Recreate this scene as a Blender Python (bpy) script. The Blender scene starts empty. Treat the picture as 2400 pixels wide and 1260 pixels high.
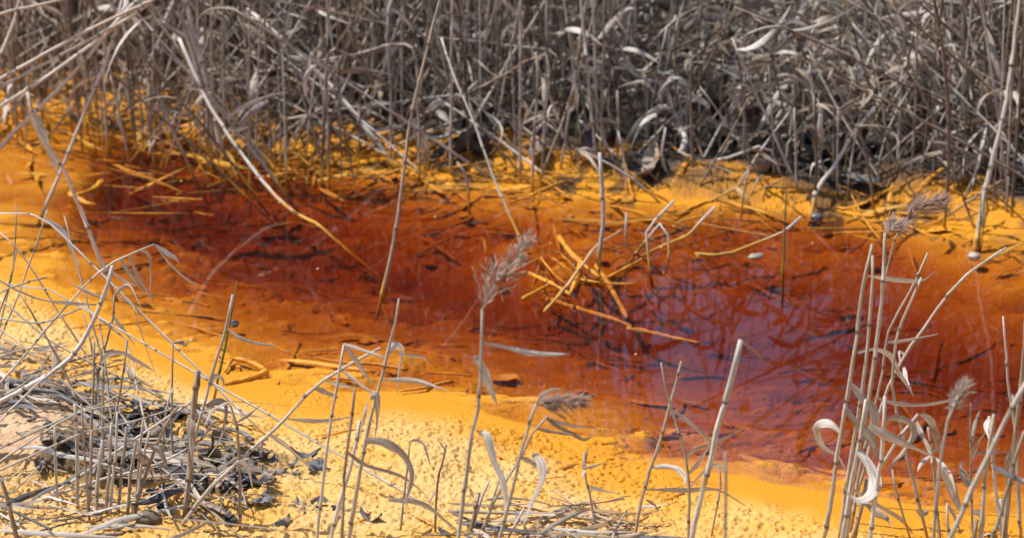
import bpy, math, random
import numpy as np
from mathutils import Vector, Matrix

# ------------------------------------------------------------------ camera, sky, sun, exposure
SC = bpy.context.scene
COL = SC.collection
R = math.radians
W_PX, H_PX = 2400.0, 1260.0
CAM_H, PITCH, HFOV = 1.24, R(18.0), R(20.0)
F_PX = W_PX / 2 / math.tan(HFOV / 2)
FOCUS_Y = 3.02

cam_d = bpy.data.cameras.new('camera')
cam = bpy.data.objects.new('camera', cam_d)
COL.objects.link(cam)
cam.location = (0, 0, CAM_H)
cam.rotation_euler = (math.pi / 2 - PITCH, 0, 0)
cam_d.sensor_width = 36.0
cam_d.lens = 18.0 / math.tan(HFOV / 2)
cam_d.clip_start, cam_d.clip_end = 0.05, 2000
cam_d.dof.use_dof = True
cam_d.dof.focus_distance = (FOCUS_Y * math.cos(PITCH) + CAM_H * math.sin(PITCH))
cam_d.dof.aperture_fstop = 8.5
SC.camera = cam

SUN_EL, SUN_AZ = R(60), R(-78)          # azimuth from +Y, negative = towards -X
to_sun = Vector((math.sin(SUN_AZ) * math.cos(SUN_EL), math.cos(SUN_AZ) * math.cos(SUN_EL), math.sin(SUN_EL)))
world = bpy.data.worlds.new('World')
SC.world = world
world.use_nodes = True
wn = world.node_tree.nodes
sky = wn.new('ShaderNodeTexSky')
sky.sky_type = 'NISHITA'
sky.sun_disc = False
sky.sun_elevation = SUN_EL
sky.sun_rotation = SUN_AZ
sky.air_density, sky.dust_density, sky.ozone_density = 1.0, 1.6, 3.0
bg = wn['Background']
bg.inputs['Strength'].default_value = 0.14
world.node_tree.links.new(sky.outputs['Color'], bg.inputs['Color'])
sun_d = bpy.data.lights.new('sun', 'SUN')
sun_d.energy = 4.9
sun_d.angle = R(0.5)
sun_d.color = (1.0, 0.95, 0.87)
sun = bpy.data.objects.new('sun', sun_d)
COL.objects.link(sun)
sun.rotation_euler = to_sun.to_track_quat('Z', 'Y').to_euler()
SC.view_settings.view_transform = 'Standard'
SC.view_settings.look = 'None'
SC.view_settings.exposure = 0.30
SC.view_settings.gamma = 1.0
SC.view_settings.use_curve_mapping = False
SC.cycles.max_bounces = 10
SC.cycles.transparent_max_bounces = 12
SC.cycles.caustics_reflective = False
SC.cycles.caustics_refractive = False

# ------------------------------------------------------------------ helpers
rng = random.Random(11)
CP, SP = math.cos(PITCH), math.sin(PITCH)
CAMV = np.array((0, 0, CAM_H))

def ray(px, py):
    a = (px - W_PX / 2) / F_PX
    b = (H_PX / 2 - py) / F_PX
    return np.array((a, CP + b * SP, -SP + b * CP))

def at(px, py, Y):
    d = ray(px, py)
    return CAMV + d * (Y / d[1])

def gp(px, py, z=0.0):
    d = ray(px, py)
    return CAMV + d * ((z - CAM_H) / d[2])

# --- lattice noise in numpy
_pr = np.random.RandomState(5)
_tab = _pr.rand(4096)
def _h(ix, iy, s):
    return _tab[(ix * 374761393 + iy * 668265263 + s * 69069) % 4093]
def vnoise(x, y, s=0):
    ix, iy = np.floor(x).astype(np.int64), np.floor(y).astype(np.int64)
    fx, fy = x - ix, y - iy
    fx, fy = fx * fx * (3 - 2 * fx), fy * fy * (3 - 2 * fy)
    a, b = _h(ix, iy, s), _h(ix + 1, iy, s)
    c, d = _h(ix, iy + 1, s), _h(ix + 1, iy + 1, s)
    return (a + (b - a) * fx) * (1 - fy) + (c + (d - c) * fx) * fy - 0.5
def fbm(x, y, o=4, s=0):
    t, a = 0, 1.0
    for k in range(o):
        t = t + a * vnoise(x * 2 ** k, y * 2 ** k, s + k * 7)
        a *= 0.5
    return t
def worley(x, y, s=0):
    ix, iy = np.floor(x).astype(np.int64), np.floor(y).astype(np.int64)
    best = np.full(x.shape, 9.0)
    hid = np.zeros(x.shape)
    for dx in (-1, 0, 1):
        for dy in (-1, 0, 1):
            jx, jy = ix + dx, iy + dy
            cx, cy = jx + 0.1 + 0.8 * _h(jx, jy, s + 3), jy + 0.1 + 0.8 * _h(jx, jy, s + 4)
            d = (x - cx) ** 2 + (y - cy) ** 2
            m = d < best
            best = np.where(m, d, best)
            hid = np.where(m, _h(jx, jy, s + 5), hid)
    return np.sqrt(best), hid

# --- shoreline control: pixel column, far shore, far deep, near deep, near shore
SHORE = [(-400, 220, 380, 450, 560), (-150, 235, 370, 470, 580), (0, 245, 360, 500, 610), (200, 270, 345, 520, 720), (400, 300, 368, 595, 850),
         (600, 342, 405, 715, 915), (800, 372, 452, 765, 930), (1000, 405, 525, 800, 940),
         (1200, 425, 590, 850, 1010), (1400, 450, 600, 905, 1095), (1600, 470, 570, 985, 1125),
         (1800, 480, 560, 1075, 1142), (2000, 500, 560, 1105, 1172), (2200, 520, 680, 1105, 1210),
         (2400, 540, 770, 1080, 1225), (2700, 560, 720, 1130, 1260), (3200, 560, 720, 1130, 1260)]
_cur = []
for k in range(1, 5):
    P = [gp(r[0], r[k], (0, -.03, -.03, 0)[k - 1]) for r in SHORE]
    _cur.append((np.array([p[0] for p in P]), np.array([p[1] for p in P])))
def shore(X):
    o = []
    for k in range(4):
        v = sum(np.interp(X + e, *_cur[k]) for e in (-0.05, -0.025, 0, 0.025, 0.05)) / 5
        o.append(v + 0.035 * vnoise(X * 9, X * 0 + k * 3.3, 40 + k) + 0.012 * vnoise(X * 33, X * 0 + k, 50 + k))
    return o
def sst(t):
    t = np.clip(t, 0, 1)
    return t * t * (3 - 2 * t)
DEPTH = 0.060
def base_z(X, Y):
    X, Y = np.asarray(X, float), np.asarray(Y, float)
    f, fd, nd, n = shore(X)
    mid = (fd + nd) / 2 + 0.02
    lump = fbm(X * 7, Y * 7, 4, 90)
    z_near = 0.002 + 0.03 * np.clip(n - Y - 0.05, 0, 1.2) + 0.004 * sst((n - Y) / 0.10) * (1 + lump)
    lf = sst((X - gp(90, 450)[0]) / 0.13 + 0.5 * vnoise(X * 12, Y * 12, 71))      # the stream silts up to shallows at the left
    a = np.clip((Y - n) / np.maximum(nd - n, .02), 0, 1) ** 1.35
    b = sst((Y - nd) / np.maximum(mid - nd, .02))
    z_in1 = 0.002 - lf * (0.032 * a + (DEPTH - 0.032) * b) - 0.006 * (1 - lf) * a
    c = sst((f - Y) / np.maximum(f - fd, .02))
    d = sst((fd - Y) / np.maximum(fd - mid, .02))
    z_in2 = 0.004 - lf * (0.034 * c + (DEPTH - 0.032) * d) - 0.008 * (1 - lf) * c
    z_far = 0.004 + 0.10 * np.clip(Y - f, 0, 2.0) + 0.02 * sst((Y - f) / .1)
    z = np.where(Y < n, z_near, np.where(Y < mid, z_in1, np.where(Y < f, z_in2, z_far)))
    return z
def mound(X, Y):
    # tan clod of soil on the near bank, lower left of the photograph
    p = gp(20, 1095)
    r = np.sqrt(((X - p[0] + .02) / 0.13) ** 2 + ((Y - p[1]) / 0.15) ** 2) + 0.25 * fbm(X * 14, Y * 14, 3, 77)
    return sst((1.05 - r) / 0.45)
def litter_mask(X, Y):
    p = gp(250, 1090)
    r = np.sqrt(((X - p[0]) / 0.27) ** 2 + ((Y - p[1] + .45 * (X - p[0])) / 0.17) ** 2) + 0.5 * fbm(X * 12, Y * 12, 3, 33)
    q = gp(560, 1300)
    r2 = np.sqrt(((X - q[0]) / 0.34) ** 2 + ((Y - q[1]) / 0.055) ** 2) + 0.8 * fbm(X * 12, Y * 12, 3, 34)
    return sst((1.0 - r) / 0.4)
def ground_z(X, Y):
    X, Y = np.asarray(X, float), np.asarray(Y, float)
    f, fd, nd, n = shore(X)
    z = base_z(X, Y) + 0.022 * mound(X, Y) + 0.012 * litter_mask(X, Y)
    under = sst((Y - n) / 0.12) * sst((f - Y) / 0.10)
    z = z + under * (0.006 * fbm(X * 16, Y * 22, 3, 10))
    # shoal of yellow silt below the sticks
    p = gp(1330, 600)
    z = z + (0.022 + 0.03 * fbm(X * 18, Y * 18, 3, 12)) * np.exp(-(((X - p[0]) / 0.11) ** 2 + ((Y - p[1]) / 0.12) ** 2))
    return z
_gx, _gy = np.arange(-1.8, 1.8, .006), np.arange(1.2, 7.2, .006)
_GZ = ground_z(*np.meshgrid(_gx, _gy))
def gz(x, y):
    u, v = (x + 1.8) / .006, (y - 1.2) / .006
    i, j = int(min(max(u, 0), len(_gx) - 2)), int(min(max(v, 0), len(_gy) - 2))
    u, v = min(max(u - i, 0), 1), min(max(v - j, 0), 1)
    return float((_GZ[j, i] * (1 - u) + _GZ[j, i + 1] * u) * (1 - v) + (_GZ[j + 1, i] * (1 - u) + _GZ[j + 1, i + 1] * u) * v)

def mesh_obj(name, V, F, mat, parent=None, loc=None, uv=None, rnd=None, smooth=True):
    me = bpy.data.meshes.new(name)
    V = np.asarray(V, float)
    if loc is not None:
        V = V - np.asarray(loc)
    me.from_pydata([tuple(v) for v in V], [], F)
    if uv is not None:
        l = me.uv_layers.new(name='uv')
        vi = np.empty(len(me.loops), dtype=np.int32)
        me.loops.foreach_get('vertex_index', vi)
        l.data.foreach_set('uv', np.asarray(uv, dtype=np.float32)[vi].ravel())
    if rnd is not None:
        a = me.attributes.new('rnd', 'FLOAT', 'POINT')
        rr = np.full(len(V), rnd, dtype=np.float32) if np.isscalar(rnd) else np.asarray(rnd, dtype=np.float32)
        a.data.foreach_set('value', rr)
    if smooth:
        me.polygons.foreach_set('use_smooth', [True] * len(me.polygons))
    me.materials.append(mat)
    o = bpy.data.objects.new(name, me)
    COL.objects.link(o)
    if loc is not None:
        o.location = tuple(loc) if parent is None else (0, 0, 0)
    if parent is not None:
        o.parent = parent
    return o

def tag(o, label=None, cat=None, group=None, kind=None):
    for k, v in (('label', label), ('category', cat), ('group', group), ('kind', kind)):
        if v:
            o[k] = v
    return o

def catmull(P, n=6):
    P = [np.asarray(p, float) for p in P]
    if len(P) == 2:
        return [P[0] + (P[1] - P[0]) * t for t in np.linspace(0, 1, n + 1)]
    Q = [2 * P[0] - P[1]] + P + [2 * P[-1] - P[-2]]
    out = []
    for i in range(1, len(Q) - 2):
        for k in range(n):
            t = k / n
            a, b, c, d = Q[i - 1], Q[i], Q[i + 1], Q[i + 2]
            out.append(0.5 * (2 * b + (c - a) * t + (2 * a - 5 * b + 4 * c - d) * t * t + (3 * b - a - 3 * c + d) * t ** 3))
    out.append(P[-1])
    return out

def _norm(a):
    return a / np.maximum(np.linalg.norm(a, axis=1, keepdims=True), 1e-9)
_grid = {}
def grid_faces(n, m, closed):
    k = (n, m, closed)
    if k not in _grid:
        i = np.arange(n * m).reshape(n, m)
        j = np.roll(i, -1, axis=1) if closed else i[:, 1:]
        a = i if closed else i[:, :-1]
        _grid[k] = np.stack([a[:-1], j[:-1], j[1:], a[1:]], -1).reshape(-1, 4).tolist()
    return _grid[k]

def tube(P, rad, sides=6, caps=True):
    P = np.asarray(P, float)
    n = len(P)
    T = _norm(np.gradient(P, axis=0))
    L = np.concatenate([[0], np.cumsum(np.linalg.norm(np.diff(P, axis=0), axis=1))])
    s = _norm(np.cross(T, np.array((0.31, 0.9, 0.11))))
    u = np.cross(T, s)
    a = 2 * math.pi * np.arange(sides) / sides
    rad = np.asarray(rad, float)
    V = P[:, None] + rad[:, None, None] * (np.cos(a)[None, :, None] * s[:, None] + np.sin(a)[None, :, None] * u[:, None])
    uv = np.stack([np.broadcast_to(np.abs(np.arange(sides) / sides * 2 - 1), (n, sides)), np.broadcast_to(L[:, None], (n, sides))], -1)
    F = list(grid_faces(n, sides, True))
    if caps:
        F.append(list(range(sides))[::-1])
        F.append([(n - 1) * sides + k for k in range(sides)])
    return V.reshape(-1, 3), F, uv.reshape(-1, 2)

def ribbon(P, wid, a0=0.2, a1=0.6, fold=0.25, side_fn=None):
    """A leaf blade: four vertices across (shallow V), turning from a0 to a1 about its own axis."""
    P = np.asarray(P, float)
    n = len(P)
    T = _norm(np.gradient(P, axis=0))
    L = np.concatenate([[0], np.cumsum(np.linalg.norm(np.diff(P, axis=0), axis=1))])
    ref = np.array((0.05, 0.88, -0.47)) if side_fn is None else np.asarray(side_fn)
    s = np.cross(T, ref)
    nn = np.linalg.norm(s, axis=1)
    s = _norm(s)
    for i in range(1, n):
        if nn[i] < 0.15:
            s[i] = s[i - 1]
        elif np.dot(s[i], s[i - 1]) < 0:
            s[i] = -s[i]
    u = np.cross(T, s)
    a = np.linspace(a0, a1, n)[:, None]
    S = np.cos(a) * s + np.sin(a) * u
    N = np.cross(T, S)
    w = (np.asarray(wid, float) / 2)[:, None]
    V = np.stack([P - S * w, P - S * w * .35 + N * w * fold, P + S * w * .35 + N * w * fold, P + S * w], 1)
    uv = np.stack([np.broadcast_to(np.array((0, .35, .65, 1.0)), (n, 4)), np.broadcast_to(L[:, None], (n, 4))], -1)
    return V.reshape(-1, 3), grid_faces(n, 4, False), uv.reshape(-1, 2)

def leaf_w(n, w, start=0.45):
    t = np.linspace(0, 1, n)
    return w * (start + (1 - start) * np.clip(t / 0.25, 0, 1)) * np.clip((1 - t) / 0.6, 0, 1) ** 0.7 + 0.0004

# ------------------------------------------------------------------ materials
def new_mat(name):
    m = bpy.data.materials.new(name)
    m.use_nodes = True
    nt = m.node_tree
    return m, nt.nodes, nt.links, nt.nodes['Principled BSDF']
def nd(N, t, **kw):
    n = N.new(t)
    for k, v in kw.items():
        if k in n.inputs:
            n.inputs[k].default_value = v
        else:
            setattr(n, k, v)
    return n
def ramp(N, stops):
    r = N.new('ShaderNodeValToRGB')
    e = r.color_ramp.elements
    while len(e) < len(stops):
        e.new(0.5)
    for i, (p, c) in enumerate(stops):
        e[i].position = p
        e[i].color = (*c, 1)
    return r
def mix(N, L, fac, a, b, mode='MIX'):
    m = N.new('ShaderNodeMix')
    m.data_type = 'RGBA'
    m.blend_type = mode
    for s, v in ((0, fac), (6, a), (7, b)):
        if hasattr(v, 'is_output'):
            L.new(v, m.inputs[s])
        else:
            m.inputs[s].default_value = v if s == 0 else (*v, 1)
    return m.outputs[2]
def mrange(N, L, v, a, b, c=0.0, d=1.0):
    m = N.new('ShaderNodeMapRange')
    L.new(v, m.inputs[0])
    for i, x in enumerate((a, b, c, d)):
        m.inputs[i + 1].default_value = x
    return m.outputs[0]
def math_n(N, L, op, a, b=0.0):
    m = N.new('ShaderNodeMath')
    m.operation = op
    for i, v in enumerate((a, b)):
        if hasattr(v, 'is_output'):
            L.new(v, m.inputs[i])
        else:
            m.inputs[i].default_value = v
    return m.outputs[0]

OCHRE_A, OCHRE_B, OCHRE_C = (0.66, 0.30, 0.006), (0.58, 0.225, 0.003), (0.70, 0.345, 0.015)

def reed_material(name, cols, translucent, stain=True):
    m, N, L, B = new_mat(name)
    uv = N.new('ShaderNodeUVMap')
    at_ = nd(N, 'ShaderNodeAttribute', attribute_name='rnd')
    mp = N.new('ShaderNodeCombineXYZ')
    sx = N.new('ShaderNodeSeparateXYZ')
    L.new(uv.outputs[0], sx.inputs[0])
    L.new(math_n(N, L, 'MULTIPLY', sx.outputs[0], 5.0), mp.inputs[0])
    L.new(math_n(N, L, 'MULTIPLY', sx.outputs[1], 38.0), mp.inputs[1])
    L.new(math_n(N, L, 'MULTIPLY', at_.outputs['Fac'], 91.0), mp.inputs[2])
    n1 = nd(N, 'ShaderNodeTexNoise', Scale=1.0, Detail=4.0, Roughness=0.65)
    L.new(mp.outputs[0], n1.inputs['Vector'])
    # fibres along the blade
    mp2 = N.new('ShaderNodeCombineXYZ')
    L.new(math_n(N, L, 'MULTIPLY', sx.outputs[0], 16.0), mp2.inputs[0])
    L.new(math_n(N, L, 'MULTIPLY', sx.outputs[1], 9.0), mp2.inputs[1])
    L.new(math_n(N, L, 'MULTIPLY', at_.outputs['Fac'], 37.0), mp2.inputs[2])
    n2 = nd(N, 'ShaderNodeTexNoise', Scale=1.0, Detail=3.0, Roughness=0.6)
    L.new(mp2.outputs[0], n2.inputs['Vector'])
    r = ramp(N, [(0.0, cols[0]), (0.35, cols[1]), (0.65, cols[2]), (1.0, cols[3])])
    f = math_n(N, L, 'ADD', math_n(N, L, 'MULTIPLY', at_.outputs['Fac'], 0.75), mrange(N, L, n1.outputs['Fac'], 0.3, 0.7, -0.30, 0.46))
    L.new(f, r.inputs['Fac'])
    c = mix(N, L, mrange(N, L, n2.outputs['Fac'], 0.40, 0.66, 0.0, 0.75), r.outputs['Color'], tuple(x * .45 for x in cols[1]))
    # dark weather spots
    n3 = nd(N, 'ShaderNodeTexNoise', Scale=2.6, Detail=2.0)
    L.new(mp.outputs[0], n3.inputs['Vector'])
    c = mix(N, L, mrange(N, L, n3.outputs['Fac'], 0.60, 0.70, 0.0, 0.7), c, (0.07, 0.055, 0.045))
    c = mix(N, L, mrange(N, L, sx.outputs[0], 1.2, 2.6, 0.0, 0.8), c, (0.10, 0.065, 0.04))
    if stain:
        geo = N.new('ShaderNodeNewGeometry')
        sp = N.new('ShaderNodeSeparateXYZ')
        L.new(geo.outputs['Position'], sp.inputs[0])
        nz = nd(N, 'ShaderNodeTexNoise', Scale=55.0, Detail=2.0)
        L.new(geo.outputs['Position'], nz.inputs['Vector'])
        zz = math_n(N, L, 'ADD', sp.outputs[2], mrange(N, L, nz.outputs['Fac'], 0, 1, -0.016, 0.016))
        yy = mrange(N, L, sp.outputs[1], 2.0, 2.3, 0.0, 1.0)
        c = mix(N, L, math_n(N, L, 'MULTIPLY', mrange(N, L, zz, 0.035, 0.012, 0.0, 0.93), yy), c, (0.55, 0.27, 0.02))
    L.new(c, B.inputs['Base Color'])
    B.inputs['Roughness'].default_value = 0.65
    B.inputs['Specular IOR Level'].default_value = 0.3
    bmp = nd(N, 'ShaderNodeBump', Strength=0.6, Distance=0.001)
    L.new(n2.outputs['Fac'], bmp.inputs['Height'])
    L.new(bmp.outputs[0], B.inputs['Normal'])
    if translucent:
        tr = N.new('ShaderNodeBsdfTranslucent')
        L.new(c, tr.inputs['Color'])
        ms = nd(N, 'ShaderNodeMixShader')
        ms.inputs[0].default_value = translucent
        L.new(B.outputs[0], ms.inputs[1])
        L.new(tr.outputs[0], ms.inputs[2])
        L.new(ms.outputs[0], N['Material Output'].inputs['Surface'])
    return m

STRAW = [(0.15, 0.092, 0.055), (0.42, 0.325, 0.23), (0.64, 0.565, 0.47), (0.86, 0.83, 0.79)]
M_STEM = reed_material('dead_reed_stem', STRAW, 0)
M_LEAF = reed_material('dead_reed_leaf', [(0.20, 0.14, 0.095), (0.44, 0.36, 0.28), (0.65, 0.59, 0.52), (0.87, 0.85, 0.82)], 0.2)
M_THICK = reed_material('thicket_reed', [(0.06, 0.038, 0.024), (0.25, 0.175, 0.118), (0.54, 0.465, 0.38), (0.90, 0.865, 0.81)], 0)  # reed tones, with extra highlight-and-gap contrast put into the colour
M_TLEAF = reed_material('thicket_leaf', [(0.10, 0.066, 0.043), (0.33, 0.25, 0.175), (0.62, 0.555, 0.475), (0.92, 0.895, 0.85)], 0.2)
M_PAN = reed_material('reed_panicle', [(0.46, 0.31, 0.24), (0.64, 0.47, 0.38), (0.76, 0.62, 0.53), (0.88, 0.79, 0.71)], 0.6, False)
M_GREEN = reed_material('green_shoot', [(0.10, 0.17, 0.03), (0.15, 0.22, 0.05), (0.22, 0.27, 0.08), (0.38, 0.36, 0.16)], 0.2)

def coated_material():
    m, N, L, B = new_mat('ochre_coated')
    tc = N.new('ShaderNodeNewGeometry')
    n = nd(N, 'ShaderNodeTexNoise', Scale=60.0, Detail=5.0, Roughness=0.6)
    L.new(tc.outputs['Position'], n.inputs['Vector'])
    r = ramp(N, [(0.3, (0.30, 0.11, 0.012)), (0.5, OCHRE_B), (0.72, OCHRE_A)])
    L.new(n.outputs['Fac'], r.inputs['Fac'])
    L.new(r.outputs['Color'], B.inputs['Base Color'])
    B.inputs['Roughness'].default_value = 0.6
    bmp = nd(N, 'ShaderNodeBump', Strength=0.5, Distance=0.003)
    n2 = nd(N, 'ShaderNodeTexNoise', Scale=320.0, Detail=3.0)
    L.new(tc.outputs['Position'], n2.inputs['Vector'])
    L.new(n2.outputs['Fac'], bmp.inputs['Height'])
    L.new(bmp.outputs[0], B.inputs['Normal'])
    return m
M_COAT = coated_material()

def litter_material():
    m, N, L, B = new_mat('wet_dead_leaf')
    at_ = nd(N, 'ShaderNodeAttribute', attribute_name='rnd')
    tc = N.new('ShaderNodeNewGeometry')
    n = nd(N, 'ShaderNodeTexNoise', Scale=45.0, Detail=6.0, Roughness=0.65)
    L.new(tc.outputs['Position'], n.inputs['Vector'])
    r = ramp(N, [(0.0, (0.035, 0.031, 0.03)), (0.3, (0.09, 0.083, 0.083)), (0.55, (0.19, 0.182, 0.185)), (0.72, (0.15, 0.10, 0.066)), (1.0, (0.38, 0.32, 0.25))])
    f = math_n(N, L, 'ADD', math_n(N, L, 'MULTIPLY', at_.outputs['Fac'], 0.8), mrange(N, L, n.outputs['Fac'], 0.3, 0.7, -0.15, 0.3))
    L.new(f, r.inputs['Fac'])
    n2 = nd(N, 'ShaderNodeTexNoise', Scale=25.0, Detail=3.0)
    L.new(tc.outputs['Position'], n2.inputs['Vector'])
    c = mix(N, L, mrange(N, L, n2.outputs['Fac'], 0.6, 0.72, 0.0, 0.7), r.outputs['Color'], (0.48, 0.26, 0.05))
    L.new(c, B.inputs['Base Color'])
    B.inputs['Roughness'].default_value = 0.62
    bmp = nd(N, 'ShaderNodeBump', Strength=0.5, Distance=0.003)
    L.new(n.outputs['Fac'], bmp.inputs['Height'])
    L.new(bmp.outputs[0], B.inputs['Normal'])
    return m
M_LITTER = litter_material()

def ground_material():
    m, N, L, B = new_mat('iron_ochre_ground')
    geo = N.new('ShaderNodeNewGeometry')
    zone = nd(N, 'ShaderNodeAttribute', attribute_name='soil')
    hum = nd(N, 'ShaderNodeAttribute', attribute_name='humus')
    gr = nd(N, 'ShaderNodeAttribute', attribute_name='grain')
    n = nd(N, 'ShaderNodeTexNoise', Scale=9.0, Detail=6.0, Roughness=0.6)
    L.new(geo.outputs['Position'], n.inputs['Vector'])
    r = ramp(N, [(0.28, OCHRE_B), (0.5, OCHRE_A), (0.75, OCHRE_C)])
    L.new(n.outputs['Fac'], r.inputs['Fac'])
    nf = nd(N, 'ShaderNodeTexNoise', Scale=420.0, Detail=3.0, Roughness=0.6)
    L.new(geo.outputs['Position'], nf.inputs['Vector'])
    c = mix(N, L, mrange(N, L, gr.outputs['Fac'], 0.0, 1.0, 0.0, 0.7), r.outputs['Color'], (0.72, 0.42, 0.10))
    n4 = nd(N, 'ShaderNodeTexNoise', Scale=22.0, Detail=4.0, Roughness=0.65)
    L.new(geo.outputs['Position'], n4.inputs['Vector'])
    c = mix(N, L, mrange(N, L, n4.outputs['Fac'], 0.57, 0.72, 0.0, 0.4), c, (0.44, 0.19, 0.02))
    n5 = nd(N, 'ShaderNodeTexNoise', Scale=5.0, Detail=5.0, Roughness=0.7)
    L.new(geo.outputs['Position'], n5.inputs['Vector'])
    c = mix(N, L, mrange(N, L, n5.outputs['Fac'], 0.52, 0.64, 0.0, 0.55), c, (0.58, 0.24, 0.006))
    c = mix(N, L, mrange(N, L, nf.outputs['Fac'], 0.60, 0.72, 0.0, 0.5), c, (0.40, 0.17, 0.02))  # fine dark speckle painting the shade inside the crust's pores
    wet = nd(N, 'ShaderNodeAttribute', attribute_name='wet')
    n6 = nd(N, 'ShaderNodeTexNoise', Scale=7.0, Detail=5.0, Roughness=0.65)
    L.new(geo.outputs['Position'], n6.inputs['Vector'])
    c = mix(N, L, math_n(N, L, 'MULTIPLY', mrange(N, L, n6.outputs['Fac'], 0.36, 0.56, 0.1, 0.85), mrange(N, L, wet.outputs['Fac'], 0.0, 0.8, 1.0, 0.0)), c, (0.66, 0.42, 0.16))
    c = mix(N, L, mrange(N, L, wet.outputs['Fac'], 0.0, 1.0, 0.0, 0.85), c, (0.60, 0.235, 0.004))
    soil = mix(N, L, mrange(N, L, n4.outputs['Fac'], 0.35, 0.65), (0.46, 0.29, 0.16), (0.60, 0.41, 0.25))
    c = mix(N, L, zone.outputs['Fac'], c, soil)
    humc = mix(N, L, mrange(N, L, n4.outputs['Fac'], 0.4, 0.62), (0.022, 0.017, 0.014), (0.075, 0.052, 0.035))
    c = mix(N, L, hum.outputs['Fac'], c, humc)
    L.new(c, B.inputs['Base Color'])
    L.new(mrange(N, L, nf.outputs['Fac'], 0.35, 0.65, 0.35, 0.8), B.inputs['Roughness'])
    B.inputs['Specular IOR Level'].default_value = 0.25
    bmp = nd(N, 'ShaderNodeBump', Strength=0.8, Distance=0.003)
    L.new(nf.outputs['Fac'], bmp.inputs['Height'])
    L.new(bmp.outputs[0], B.inputs['Normal'])
    return m

def water_material():
    m, N, L, B = new_mat('iron_water')
    N.remove(B)
    out = N['Material Output']
    fr = nd(N, 'ShaderNodeFresnel', IOR=1.40)
    tr = N.new('ShaderNodeBsdfTransparent')
    gl = nd(N, 'ShaderNodeBsdfGlossy', Roughness=0.0)
    geo = N.new('ShaderNodeNewGeometry')
    mp = nd(N, 'ShaderNodeMapping')
    mp.inputs['Scale'].default_value = (1.0, 0.45, 1.0)
    L.new(geo.outputs['Position'], mp.inputs['Vector'])
    n = nd(N, 'ShaderNodeTexNoise', Scale=14.0, Detail=2.0)
    L.new(mp.outputs[0], n.inputs['Vector'])
    b = nd(N, 'ShaderNodeBump', Strength=0.05, Distance=0.004)
    L.new(n.outputs['Fac'], b.inputs['Height'])
    L.new(b.outputs[0], gl.inputs['Normal'])
    ms = N.new('ShaderNodeMixShader')
    L.new(fr.outputs[0], ms.inputs[0])
    L.new(tr.outputs[0], ms.inputs[1])
    L.new(gl.outputs[0], ms.inputs[2])
    L.new(ms.outputs[0], out.inputs['Surface'])
    va = nd(N, 'ShaderNodeVolumeAbsorption', Density=23.0)
    va.inputs['Color'].default_value = (0.69, 0.395, 0.01, 1)
    L.new(va.outputs[0], out.inputs['Volume'])
    return m

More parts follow.
